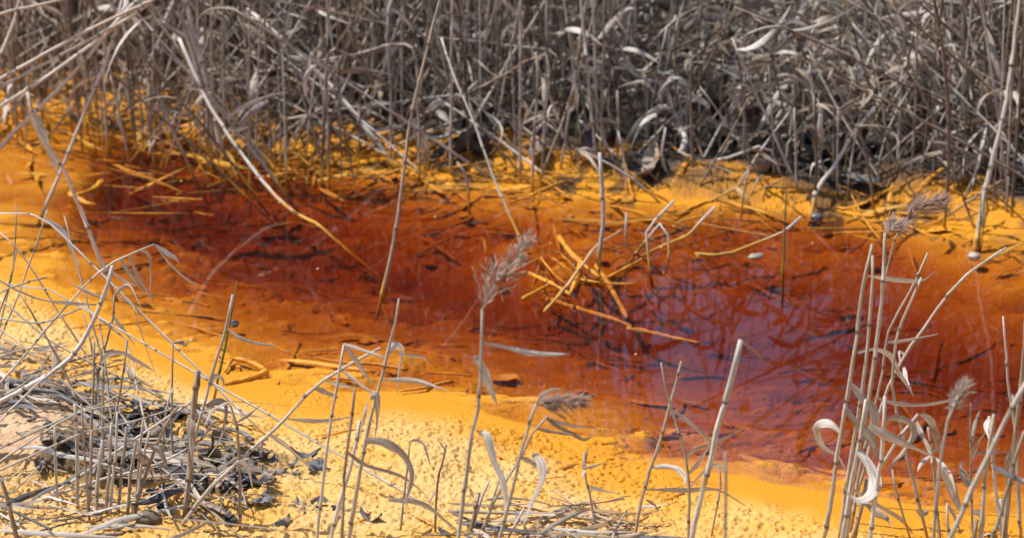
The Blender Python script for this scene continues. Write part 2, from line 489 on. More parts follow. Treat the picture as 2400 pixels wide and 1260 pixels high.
# ------------------------------------------------------------------ ground
def axis(lo, hi, step, far, grow=1.22):
    mid = list(np.arange(lo, hi + 1e-9, step))
    a, s = [], step
    x = hi
    while x < far:
        s *= grow
        x += s
        a.append(x)
    b, s, x = [], step, lo
    while x > -far:
        s *= grow
        x -= s
        b.append(x)
    return np.array(b[::-1] + mid + a)
def build_ground():
    xs = axis(-0.66, 0.66, 0.0015, 600)
    y1 = np.concatenate([np.arange(2.62, 2.84, 0.004), np.arange(2.84, 3.40, 0.0017), np.arange(3.40, 3.66, 0.003)])
    y2 = np.arange(3.66, 5.0, 0.005)
    ye, s, y = [], 0.005, 5.0
    while y < 600:
        s *= 1.2; y += s; ye.append(y)
    yb, s, y = [], 0.0017, 2.62
    while y > -600:
        s *= 1.25; y -= s; yb.append(y)
    ys = np.array(yb[::-1] + list(y1) + list(y2) + ye)
    X, Y = np.meshgrid(xs, ys)
    x, y = X.ravel(), Y.ravel()
    fine = (np.abs(x) < 1.2) & (y > 2.3) & (y < 6.2)
    z = ground_z(x, y)
    f, fd, nd_, n = shore(x)
    md, lm = mound(x, y), litter_mask(x, y)
    # granular ochre crust of the near bank
    crust = sst((n + 0.0 + 0.16 * fbm(x * 8, y * 6, 4, 5) - y) / 0.10) * (1 - 0.75 * md)
    wf = y > n + 0.2
    fcrust = sst((y - f + 0.05 + 0.06 * fbm(x * 11, y * 11, 3, 6)) / 0.06)
    crust = np.maximum(crust, 0.8 * fcrust)
    d1, h1 = worley(x * 310 + 2.5 * fbm(x * 60, y * 60, 2, 3), y * 265 + 2.5 * fbm(x * 60, y * 60, 2, 4), 1)
    d2, h2 = worley(x * 170 + 2 * fbm(x * 40, y * 40, 2, 8), y * 150, 2)
    patch = 0.12 + 1.1 * sst(fbm(x * 9, y * 7, 4, 15) * 1.6 + 0.5)
    gran = (1 - np.clip(d1, 0, 1)) * (0.15 + 1.1 * h1 * h1) * 0.0034 * patch + (1 - np.clip(d2, 0, 1)) * (h2 > 0.7) * 0.0030
    holes = -0.0055 * sst((0.34 - d2) / 0.14) * (h2 < 0.30)
    z = z + crust * np.where(fine, gran + holes, 0)
    z = z + crust * np.where(fine, 0.007 * fbm(x * 22, y * 22, 4, 60), 0)
    # flaking silt on the bed: terraced steps
    bed = np.where(fine, sst((y - n) / 0.08) * sst((f - y) / 0.06), 0)
    q = fbm(x * 13, y * 26, 4, 21) * 5.0
    st = np.floor(q) + sst((q - np.floor(q) - 0.72) / 0.26)
    z = z + bed * (0.0034 * st * (0.3 + 0.9 * sst((fbm(x * 5, y * 5, 2, 66) + .25) * 2)) + 0.0022 * fbm(x * 70, y * 100, 3, 25))
    d3, h3 = worley(x * 34, y * 44, 9)
    z = z + bed * np.where(h3 > 0.86, 0.004 * sst((0.42 - d3) / 0.22), 0)
    z = z + md * 0.012 * np.abs(fbm(x * 30, y * 30, 4, 70))
    z = z + np.where(y > f, 0.02 * fbm(x * 10, y * 10, 3, 80), 0) * np.where(fine, 1, 0.3)
    nx, ny = len(xs), len(ys)
    i = np.arange(nx * ny).reshape(ny, nx)
    quads = np.stack([i[:-1, :-1], i[:-1, 1:], i[1:, 1:], i[1:, :-1]], -1).reshape(-1, 4)
    me = bpy.data.meshes.new('ground')
    me.vertices.add(nx * ny)
    me.vertices.foreach_set('co', np.stack([x, y, z], 1).astype(np.float32).ravel())
    me.loops.add(quads.size)
    me.loops.foreach_set('vertex_index', quads.astype(np.int32).ravel())
    me.polygons.add(len(quads))
    me.polygons.foreach_set('loop_start', np.arange(0, quads.size, 4, dtype=np.int32))
    me.polygons.foreach_set('use_smooth', np.ones(len(quads), dtype=bool))
    me.update(calc_edges=True)
    humus = sst((y - f - 0.0 - 0.16 * fbm(x * 9, y * 9, 3, 44)) / 0.10)
    lf = sst((gp(700, 300)[0] - x) / 0.25)      # ochre seeps further back at the left
    humus = humus * (1 - 0.7 * lf * sst((f + 0.9 - y) / 0.3))
    humus = np.maximum(humus, 0.8 * sst((y - f + 0.10) / 0.08) * sst((fbm(x * 24, y * 16, 4, 47) - 0.12) / 0.16))
    humus = np.maximum(humus, 0.85 * lm * sst((fbm(x * 22, y * 22, 3, 45) + 0.12) / 0.2))
    humus = np.maximum(humus, sst((2.55 - y) / 0.2) * 0.6)
    wet = sst(1 - (n + 0.05 * fbm(x * 14, y * 10, 4, 18) - y) / 0.16)
    wet = np.where(y > (n + f) / 2, sst(1 - (y - f - .10) / 0.25), wet)
    for nm, v in (('wet', wet), ('soil', md), ('humus', humus), ('grain', crust * (0.35 + 0.65 * h1))):
        a = me.attributes.new(nm, 'FLOAT', 'POINT')
        a.data.foreach_set('value', np.clip(v, 0, 1).astype(np.float32))
    me.materials.append(ground_material())
    o = bpy.data.objects.new('ground', me)
    COL.objects.link(o)
    tag(o, 'iron-stained ochre mud, granular crust and dark humus of both banks', None, None, 'structure')
build_ground()

def build_water():
    V, F = [], []
    xs = np.linspace(-1.6, 1.6, 161)
    f, fd, n_, n = shore(xs)
    for i, x in enumerate(xs):
        V += [(x, n[i] - 0.10, 0.0), (x, f[i] + 0.12, 0.0)]
        if i:
            a = 2 * i
            F.append((a - 2, a, a + 1, a - 1))
    o = mesh_obj('water', V, F, water_material(), smooth=False)
    tag(o, 'clear rust-red stream water lying over the ochre bed', None, None, 'structure')
build_water()

# ------------------------------------------------------------------ reeds
def stem_mesh(P, r0, r1, sides=7, node=0.085, seed=0):
    rr = random.Random(seed)
    P = np.asarray(P)
    L = np.concatenate([[0], np.cumsum(np.linalg.norm(np.diff(P, axis=0), axis=1))])
    # resample, with a pair of rings at every node of the stem
    S = list(np.linspace(0, L[-1], max(6, int(L[-1] / 0.022))))
    k = node * rr.uniform(0.3, 1.0)
    nodes = []
    while k < L[-1] - 0.01:
        nodes.append(k)
        S += [k - 0.003, k, k + 0.003]
        k += node * rr.uniform(0.75, 1.3)
    S = np.array(sorted(s for s in S if 0 <= s <= L[-1]))
    Q = np.stack([np.interp(S, L, P[:, j]) for j in range(3)], 1)
    rad = r0 + (r1 - r0) * (S / L[-1])
    for nk in nodes:
        rad *= 1 + 0.28 * np.exp(-((S - nk) / 0.0025) ** 2)
        rad *= np.where((S > nk) & (S < nk + node * 0.55), 1.10, 1.0)
    for a in range(len(Q)):
        Q[a] += np.array([rr.gauss(0, r0 * .16) for _ in range(3)])
    V, F, uv = tube(Q, rad, sides)
    uv = uv.reshape(len(Q), sides, 2).copy()
    for nk in nodes:
        uv[np.abs(S - nk) < .0016, :, 0] += 3.0
    return V, F, uv.reshape(-1, 2)

def make_reed(P, r0, r1, leaves=(), label=None, group=None, pan=None, rnd=None, name='reed', cat='reed',
              mstem=None, mleaf=None, sides=7):
    """P runs from base to tip in world space. leaves: (points, width, a0, a1)."""
    rnd = rng.random() if rnd is None else rnd
    mstem, mleaf = mstem or M_STEM, mleaf or M_LEAF
    base = np.asarray(P[0])
    V, F, uv = stem_mesh(P, r0, r1, sides, seed=rng.random())
    if not leaves and not pan:
        o = mesh_obj(name, V, F, mstem, None, base, uv, rnd)
        return tag(o, label, cat, group)
    e = bpy.data.objects.new(name, None)
    COL.objects.link(e)
    e.location = tuple(base)
    e.empty_display_size = 0.02
    tag(e, label, cat, group)
    mesh_obj('stem', V, F, mstem, e, base, uv, rnd)
    for (LP, w, a0, a1) in leaves:
        n = len(LP)
        ph, t_ = rng.uniform(0, 6), np.linspace(0, 1, n)
        wv = leaf_w(n, w * .88) * (1 + .16 * np.sin(7 * t_ + ph) + .08 * np.sin(17 * t_ + 2 * ph))
        V, F, uv = ribbon(LP, wv, a0 + rng.gauss(0, .15), a1 + rng.gauss(0, .3), rng.uniform(.2, .6))
        mesh_obj('leaf', V, F, mleaf, e, base, uv, min(1, max(0, rnd * .5 + rng.random() * .6)))
    if pan:
        V, F, uv = panicle_mesh(*pan)
        mesh_obj('panicle', V, F, M_PAN, e, base, uv, rng.uniform(.3, .8))
    return e

def panicle_mesh(axis_pts, spread, n=34, droop=0.5):
    A = np.asarray(catmull(axis_pts, 8))
    V, F, uv = tube(A, np.linspace(0.0014, 0.0005, len(A)), 4)
    V, F, uv = list(V), [tuple(q) for q in F], list(uv)
    T = np.gradient(A, axis=0)
    def addr(pts, w, a):
        v, f, u = ribbon(pts, w, a, a + 1.2, 0.15)
        k = len(V)
        V.extend(v); uv.extend(u)
        F.extend(tuple(i + k for i in q) for q in f)
    for i in range(n):
        t = i / n * 0.97
        k = min(int(t * (len(A) - 1)), len(A) - 2)
        p = A[k]
        d = T[k] / np.linalg.norm(T[k])
        side = np.array([rng.gauss(0, 1) for _ in range(3)])
        side -= d * np.dot(side, d)
        side /= np.linalg.norm(side)
        ln = spread * (1.15 - 0.75 * t) * rng.uniform(.6, 1.2)
        br = [p, p + (d * .8 + side * .42) * ln * .5, p + (d * 1.0 + side * .62) * ln - np.array((0, 0, droop * .35 * ln))]
        br = catmull(br, 4)
        v, f, u = tube(br, [0.0005] * len(br), 3)
        k0 = len(V)
        V.extend(v); uv.extend(u); F.extend(tuple(q + k0 for q in ff) for ff in f)
        for j in range(8):
            q = br[min(len(br) - 1, 2 + j * (len(br) - 2) // 11)]
            dd = d * .8 + side * .3 + np.array([rng.gauss(0, .38) for _ in range(3)])
            dd /= np.linalg.norm(dd)
            l = rng.uniform(.007, .013)
            addr([q, q + dd * l * .5, q + dd * l], [0.0004, 0.0014, 0.0002], rng.uniform(0, 3))
    return V, F, uv

def pxs(pts, Y, dY=0.0, n=6):
    """pixel polyline (tip to base) standing on the plane y = Y, leaning dY towards the tip -> world curve base..tip"""
    pts = pts[::-1]
    m = len(pts)
    P = [at(p[0], p[1], Y + dY * (i / max(1, m - 1))) for i, p in enumerate(pts)]
    return catmull(P, n)

def rooted(P):
    """carry the lower end of a curve down to just under the ground along its own direction"""
    P = [np.asarray(p) for p in P]
    d = P[0] - P[min(3, len(P) - 1)]
    d = d / np.linalg.norm(d)
    d[2] = min(d[2], -0.35)
    d /= np.linalg.norm(d)
    q = P[0].copy()
    for _ in range(200):
        if q[2] < gz(q[0], q[1]) - 0.008:
            break
        q = q + d * 0.01
    if np.linalg.norm(q - P[0]) > 1e-6:
        k = max(1, int(np.linalg.norm(q - P[0]) / 0.04))
        P = [q + (P[0] - q) * (i / k) for i in range(k)] + P
    return P

def row_y(Y):
    """distance on the ground of the picture row that the table's distance stands for"""
    return CAM_H / math.tan(PITCH + math.atan2(1.75, Y) - R(26))

def fg(stem, Y, r, leaves=(), label='', dY=0.0, pan=None, group=None, rnd=None, r1=None, name='reed', mstem=None, mleaf=None, cat='reed'):
    Y = row_y(Y)
    P = pxs(stem, Y, dY)
    if group != 'lying':
        P = rooted(P)
    else:
        group = None
    r, r1 = r * .72, (r1 * .72 if r1 else None)
    LV = []
    for lf in leaves:
        pts, w = lf[0], lf[1]
        a0, a1 = (lf[2], lf[3]) if len(lf) > 3 else (0.3, 0.9)
        dy = lf[4] if len(lf) > 4 else rng.uniform(-.05, .05)
        m = len(pts)
        LP = catmull([at(p[0], p[1], Y + dY * .6 + dy * (i / (m - 1))) for i, p in enumerate(pts)], 7)
        LV.append((LP, w, a0, a1))
    pn = None
    if pan:
        pn = ([at(p[0], p[1], Y + dY + pan[2] * i) for i, p in enumerate(pan[0])], pan[1])
        if len(pan) > 3:
            pn = pn + (pan[3],)
    return make_reed(P, r, r1 or r * .7, LV, label, group, pn, rnd, name, cat, mstem, mleaf)

NEAR = 'dead reeds standing on the near bank'
FAR = 'dead reeds standing in or leaning over the far water edge'
# --- near bank, left
fg([(362, 573), (300, 598), (230, 640), (130, 745), (60, 830), (15, 880)], 3.06, .0021,
   [([(362, 573), (395, 595), (412, 605), (420, 618)], .006, .2, .5), ([(362, 573), (400, 620), (440, 655), (475, 670)], .0035),
    ([(325, 584), (348, 598), (354, 650), (345, 715)], .006, .5, 1.2), ([(300, 597), (330, 660), (352, 690), (362, 712)], .0055, .6, 1.0),
    ([(280, 604), (310, 650), (342, 692)], .006, .7, 1.0), ([(240, 620), (290, 655), (325, 671)], .005, .9, .6),
    ([(170, 665), (220, 690), (270, 708)], .004), ([(118, 705), (180, 712), (225, 712)], .005, 1.0, .4)],
   'arching grey reed tip with a comb of drooping leaves over yellow water', rnd=.75)
fg([(265, 622), (240, 700), (212, 768), (165, 838), (95, 890), (0, 940)], 3.04, .0041, (), 'thick bright white reed stem curving up over ochre mud', rnd=.98)
fg([(268, 690), (262, 760), (235, 850), (225, 940)], 3.12, .0022,
   [([(268, 690), (302, 668), (330, 720)], .004), ([(268, 690), (310, 715), (318, 735), (345, 820), (375, 905)], .0035, .8, 1.1), ([(265, 740), (295, 780), (318, 812)], .006, .4, .9)],
   'thin brown reed with kinked top and long folded-over stalk', rnd=.35)
fg([(545, 690), (530, 770), (505, 850), (475, 960), (455, 1030), (440, 1110), (430, 1190)], 2.92, .0028,
   [([(532, 768), (560, 790), (600, 803), (648, 809)], .006, 1.1, .5), ([(492, 905), (500, 884), (515, 882), (524, 898), (514, 936)], .008, .3, 1.2),
    ([(484, 952), (505, 942), (525, 945), (530, 970), (515, 1030), (478, 1085)], .009, .2, .9), ([(500, 955), (488, 980), (475, 1005)], .005)],
   'slim reed with ringlet leaf beside a dark cut stub', rnd=.6)
fg([(464, 868), (458, 930), (452, 985), (446, 1080), (432, 1230)], 2.88, .0046, [([(448, 975), (446, 1000), (448, 1040), (452, 1080)], .010, .2, .5)],
   'stout grey-brown reed stub cut off square above the leaf litter', rnd=.25, r1=.0042)
fg([(892, 814), (800, 866), (735, 908), (660, 990), (600, 1045), (500, 1135), (455, 1190)], 2.86, .0030,
   [([(665, 980), (730, 986), (780, 984), (825, 975)], .006, 1.0, .5), ([(628, 1015), (665, 1040), (700, 1070), (738, 1103)], .007, .4, 1.0),
    ([(598, 1047), (630, 1055), (656, 1068)], .004), ([(738, 908), (770, 922), (795, 932)], .007, .5, .8), ([(765, 892), (800, 902), (830, 910)], .005),
    ([(548, 1092), (566, 1084), (582, 1100), (592, 1140), (601, 1195)], .009, .3, 1.0), ([(800, 866), (850, 905), (892, 930)], .005, .4, .8)],
   'long slanting reed with narrow side leaves across the granular ochre', rnd=.7)
fg([(806, 808), (790, 900), (772, 1010), (758, 1120), (745, 1240)], 2.80, .0026, [([(806, 806), (835, 845), (862, 885), (880, 905)], .006), ([(806, 806), (850, 820), (905, 838)], .005, .9, .4)],
   'straight pale reed with a sharply bent over tip', rnd=.8)
fg([(936, 700), (930, 742), (912, 815), (885, 920), (868, 980), (845, 1100), (820, 1240)], 2.82, .0034,
   [([(908, 832), (918, 812), (934, 812), (942, 830), (934, 880), (932, 930)], .009, .2, 1.0), ([(896, 890), (930, 889), (975, 892), (1010, 902), (1052, 916)], .006, 1.1, .5),
    ([(930, 828), (970, 834), (992, 838), (1006, 853)], .003), ([(868, 935), (878, 925), (884, 940), (884, 985), (878, 1030)], .009, .4, 1.1), ([(864, 940), (856, 970), (850, 1000)], .008, .9, .6)],
   'tall reed with a hooked leaf standing before the deep red water', rnd=.55, r1=.0017)
fg([(405, 803), (404, 880), (402, 1000), (408, 1110)], 3.0, .0021, [([(405, 803), (425, 802), (434, 808), (442, 802)], .005, .2, .4)], 'thin upright reed with a tiny white pennant leaf at its tip', rnd=.45)
fg([(298, 798), (285, 900), (262, 1010), (240, 1110)], 3.0, .0021, (), 'plain thin brown reed leaning slightly right over ochre mud', rnd=.3)
fg([(221, 800), (219, 900), (214, 1000), (208, 1110)], 3.0, .0024, (), 'plain upright grey reed rising from tan soil clod', rnd=.5)
fg([(240, 865), (241, 950), (240, 1060), (236, 1160)], 2.96, .0030, [([(238, 850), (258, 828), (290, 828), (320, 845), (360, 868)], .008, 1.2, .6)], 'upright reed carrying a single leaf arched to the right', rnd=.55)
fg([(415, 955), (380, 1010), (345, 1100), (320, 1180), (305, 1250)], 2.88, .0028, (), 'dark brown leaning reed with a notched top above black leaves', rnd=.15)
fg([(450, 940), (380, 985), (320, 1025), (265, 1062)], 2.93, .0022, (), 'pale greenish straw lying slanted over the dark leaf litter', rnd=.95, group=None)
fg([(500, 990), (470, 1030), (410, 1068), (330, 1100), (250, 1118)], 2.92, .0022, (), 'pale curved straw lying low across the leaf litter', rnd=.9)
fg([(540, 950), (553, 985), (560, 1060), (562, 1160)], 2.86, .0026, [([(553, 990), (585, 970), (612, 948)], .003), ([(540, 950), (530, 945), (500, 958), (462, 968)], .004)], 'short branched brown reed beside black wet leaves', rnd=.3)
fg([(398, 922), (385, 990), (382, 1060), (378, 1110)], 2.95, .0022, [([(398, 922), (404, 915), (406, 905)], .003)], 'short kinked grey reed in the leaf litter', rnd=.55)
for k, (x0, y0, x1, y1, r_) in enumerate([(175, 945, 182, 1180, .0032), (262, 990, 250, 1190, .003), (275, 965, 258, 1200, .0026), (318, 1035, 300, 1200, .0028), (335, 985, 318, 1210, .0024),
                                          (215, 1010, 205, 1225, .0028), (350, 1010, 318, 1190, .0026), (190, 945, 205, 1150, .002), (128, 1000, 135, 1180, .0026), (296, 1000, 276, 1235, .0028), (240, 1030, 224, 1240, .003)]):
    fg([(x0, y0), ((x0 + x1) / 2 + rng.uniform(-4, 4), (y0 + y1) / 2), (x1, y1)], 2.90 - .01 * (k % 4), r_, [] if k % 3 else [([(x0, y0 + 30), (x0 + 25, y0 + 45), (x0 + 45, y0 + 95)], .008, .3, .9)],
       'short dead reed stub clustered beside the tan soil clod', group='reed stubs in the near left corner', rnd=rng.uniform(.3, .8))
fg([(2, 1120), (20, 1180), (40, 1270)], 2.8, .004, (), 'thick brown stub at the lower left picture corner', rnd=.2)
# --- left edge tangle
LE = 'crossing thin reeds along the left edge'
for (pts, lv, rn, Y) in [
    ([(38, 480), (35, 560), (28, 640), (5, 740)], [], .4, 3.3),
    ([(0, 500), (50, 500), (100, 510), (140, 545)], [([(105, 512), (150, 545), (170, 590), (185, 622)], .008, .4, 1.0)], .85, 3.2),
    ([(110, 490), (95, 545), (60, 640), (40, 700), (0, 790)], [], .6, 3.2),
    ([(40, 580), (20, 670), (-5, 740)], [], .4, 3.1),
    ([(0, 660), (60, 672), (115, 677)], [], .8, 3.1), ([(110, 650), (60, 662), (5, 682)], [], .6, 3.05),
    ([(225, 713), (150, 712), (60, 690), (0, 655)], [], .6, 3.1),
    ([(190, 722), (130, 745), (80, 757), (0, 745)], [], .85, 3.08),
    ([(45, 685), (75, 735), (120, 810), (150, 870)], [], .3, 3.1),
    ([(0, 700), (60, 750), (120, 800), (215, 850)], [], .7, 3.12),
    ([(0, 545), (40, 580), (80, 640)], [], .4, 3.25), ([(150, 505), (165, 560), (182, 625)], [], .5, 3.25),
    ([(195, 735), (210, 790), (222, 850), (228, 900)], [], .4, 3.1), ([(232, 745), (240, 800), (246, 850)], [], .4, 3.1),
    ([(180, 700), (230, 745), (290, 790), (300, 810)], [], .6, 3.15),
    ([(120, 810), (60, 818), (0, 832)], [], .7, 3.0), ([(0, 770), (40, 800), (75, 830)], [], .5, 3.0),
    ([(135, 860), (85, 900), (40, 945), (0, 985)], [], .8, 2.96), ([(80, 880), (40, 910), (0, 930)], [], .4, 2.98),
    ([(290, 950), (200, 960), (90, 1020), (30, 1060)], [], .6, 2.92), ([(400, 960), (300, 990), (200, 1010)], [], .6, 2.9),
    ([(330, 890), (290, 920), (230, 950), (170, 970)], [], .5, 2.98)]:
    sl = abs(pts[0][1] - pts[-1][1]) / max(1, abs(pts[0][0] - pts[-1][0]))
    tilt = ('steep' if sl > 2 else 'level' if sl < .35 else 'sloping down left' if (pts[0][0] - pts[-1][0]) * (pts[0][1] - pts[-1][1]) < 0 else 'sloping down right')
    lb = f"{'pale' if rn > .55 else 'brownish'} thin reed, {tilt}, in the {'upper' if pts[0][1] < 720 else 'lower'} tangle along the left edge"
    fg(pts, Y, .0019, lv, lb, dY=.03, group=LE, rnd=rn)
fg([(62, 215), (95, 315), (150, 400), (180, 470)], 3.5, .004, [([(70, 260), (92, 300), (120, 370), (140, 420)], .016, .2, .7)], 'broad pale reed leaning down from the upper left to yellow water', rnd=.95)

# --- near bank, centre
fg([(1131, 725), (1127, 820), (1122, 930), (1108, 1010), (1092, 1120), (1078, 1230)], 2.58, .0032,
   [([(1130, 803), (1180, 812), (1240, 826), (1290, 830), (1335, 829)], .006, 1.1, .6), ([(1108, 842), (1122, 845), (1138, 880), (1152, 918), (1166, 948)], .010, .1, .5),
    ([(1124, 1014), (1142, 1022), (1156, 1075), (1176, 1120), (1186, 1170), (1184, 1215)], .009, .3, .8)],
   'soft-focus reed with a brown feathery plume and white drooping leaf', pan=([(1131, 728), (1150, 680), (1180, 640), (1212, 600), (1236, 566)], .032, 0.004), rnd=.6, r1=.0020)
fg([(1258, 945), (1236, 1005), (1215, 1085), (1195, 1170), (1175, 1245)], 2.55, .0026,
   [([(1250, 1062), (1268, 1085), (1270, 1125), (1245, 1180), (1225, 1235)], .009, .2, .8), ([(1220, 1070), (1250, 1085), (1290, 1110)], .006), ([(1258, 945), (1275, 922), (1300, 912), (1320, 912)], .004)],
   'blurred reed whose plume droops to the right', pan=([(1256, 948), (1285, 946), (1330, 942), (1375, 938)], .02, .003), rnd=.6)
fg([(1286, 972), (1250, 1012), (1212, 1085), (1165, 1160), (1135, 1230)], 2.82, .0022,
   [([(1280, 978), (1320, 992), (1365, 1000), (1405, 1006)], .005, .8, 1.2), ([(1282, 980), (1310, 1000), (1345, 1018), (1370, 1030), (1388, 1022)], .007, .6, 1.0), ([(1258, 1004), (1300, 1012), (1345, 1018)], .006, 1.0, .8)],
   'thin slanting reed ending in a fan of three leaves', rnd=.45)
fg([(845, 985), (838, 1020), (822, 1090), (795, 1180), (780, 1250)], 2.76, .0034, (), 'stout pale reed stub leaning beside the hooked-leaf reed', rnd=.85)
fg([(832, 910), (822, 1000), (808, 1100), (802, 1250)], 2.66, .0024, [([(855, 1032), (900, 1036), (945, 1065), (965, 1110), (955, 1160), (942, 1190)], .011, .2, .9), ([(815, 1060), (860, 1090), (940, 1115), (1000, 1160)], .005), ([(910, 1170), (990, 1180), (1050, 1225), (1080, 1250)], .006)],
   'blurred brown reed trailing a broad dark drooping leaf', rnd=.3)
fg([(1047, 1040), (1040, 1075), (1025, 1130), (1020, 1230)], 2.86, .0020, [([(1041, 1050), (1030, 1035), (1022, 1025)], .002), ([(1020, 1150), (1012, 1165), (1005, 1180)], .003)], 'short dark twig-like reed standing alone on granular ochre', rnd=.08)
fg([(958, 1038), (956, 1080), (950, 1130), (942, 1210)], 2.86, .0020, [([(958, 1036), (970, 1031), (985, 1034), (995, 1045), (1006, 1080), (1012, 1100)], .004, .9, .5)], 'thin reed with a hairpin leaf bent to the right', rnd=.5)
fg([(1148, 1122), (1135, 1150), (1118, 1200), (1105, 1250)], 2.84, .003, (), 'bright white split straw poking up from the bottom edge', rnd=1.0, r1=.0015)
fg([(1228, 1190), (1215, 1215), (1195, 1250)], 2.84, .0026, (), 'short bright straw stub at the bottom edge near the plume reed', rnd=.95)
fg([(1122, 1155), (1112, 1200), (1100, 1258)], 2.83, .0034, [([(1110, 1165), (1104, 1150), (1100, 1140)], .003)], 'short brown forked stub at the bottom edge', rnd=.2)
fg([(1170, 1122), (1150, 1190), (1130, 1260)], 2.83, .002, [([(1140, 1170), (1180, 1165), (1250, 1172), (1300, 1185)], .004)], 'thin bent stalk crossing behind the plume reed', rnd=.5)
fg([(1382, 1095), (1370, 1060), (1372, 1110), (1385, 1170), (1396, 1230)][1:], 2.86, .0020, [([(1365, 1098), (1372, 1070), (1378, 1046)], .004), ([(1364, 1097), (1395, 1090), (1415, 1083)], .003), ([(1378, 1140), (1410, 1148), (1455, 1157)], .004), ([(1372, 1100), (1366, 1112), (1370, 1120)], .004)],
   'small branched reed standing on yellow granules', rnd=.6)
fg([(1597, 848), (1570, 950), (1545, 1040), (1520, 1110), (1500, 1190), (1490, 1250)], 2.84, .0026,
   [([(1530, 1095), (1560, 1092), (1590, 1100), (1606, 1120), (1604, 1140)], .007, .8, .2), ([(1514, 1146), (1570, 1147), (1620, 1148), (1650, 1145), (1690, 1150), (1750, 1186)], .007, .9, .5), ([(1514, 1170), (1525, 1176), (1540, 1190), (1550, 1228)], .003)],
   'tall thin reed crossing another into an X shape', rnd=.5)
fg([(1550, 850), (1566, 930), (1590, 1010), (1610, 1080), (1616, 1150), (1613, 1240)], 2.80, .0022,
   [([(1610, 1075), (1630, 1052), (1668, 1040), (1700, 1025), (1748, 1000)], .006, 1.0, .4), ([(1616, 1108), (1640, 1080), (1665, 1032)], .006, .3, .6), ([(1572, 958), (1610, 985), (1668, 1035), (1690, 1052)], .004), ([(1618, 1140), (1650, 1105), (1685, 1088), (1700, 1110), (1702, 1130)], .005, .9, .4)],
   'thin reed leaning left with leaves splayed to the right', rnd=.5)
fg([(1738, 796), (1730, 830), (1705, 925), (1682, 1010), (1655, 1120), (1625, 1245)], 2.68, .0035, (), 'stout pale leafless reed cut off before the purple reflection', rnd=.82, r1=.0036)
fg([(1700, 1060), (1702, 1120), (1700, 1230)], 2.3, .0022, (), 'very blurred thin stalk close to the lens', rnd=.5)
fg([(1685, 1090), (1688, 1140), (1676, 1210)], 2.86, .0018, (), 'short limp straw hanging beside the stout pale reed', rnd=.4)

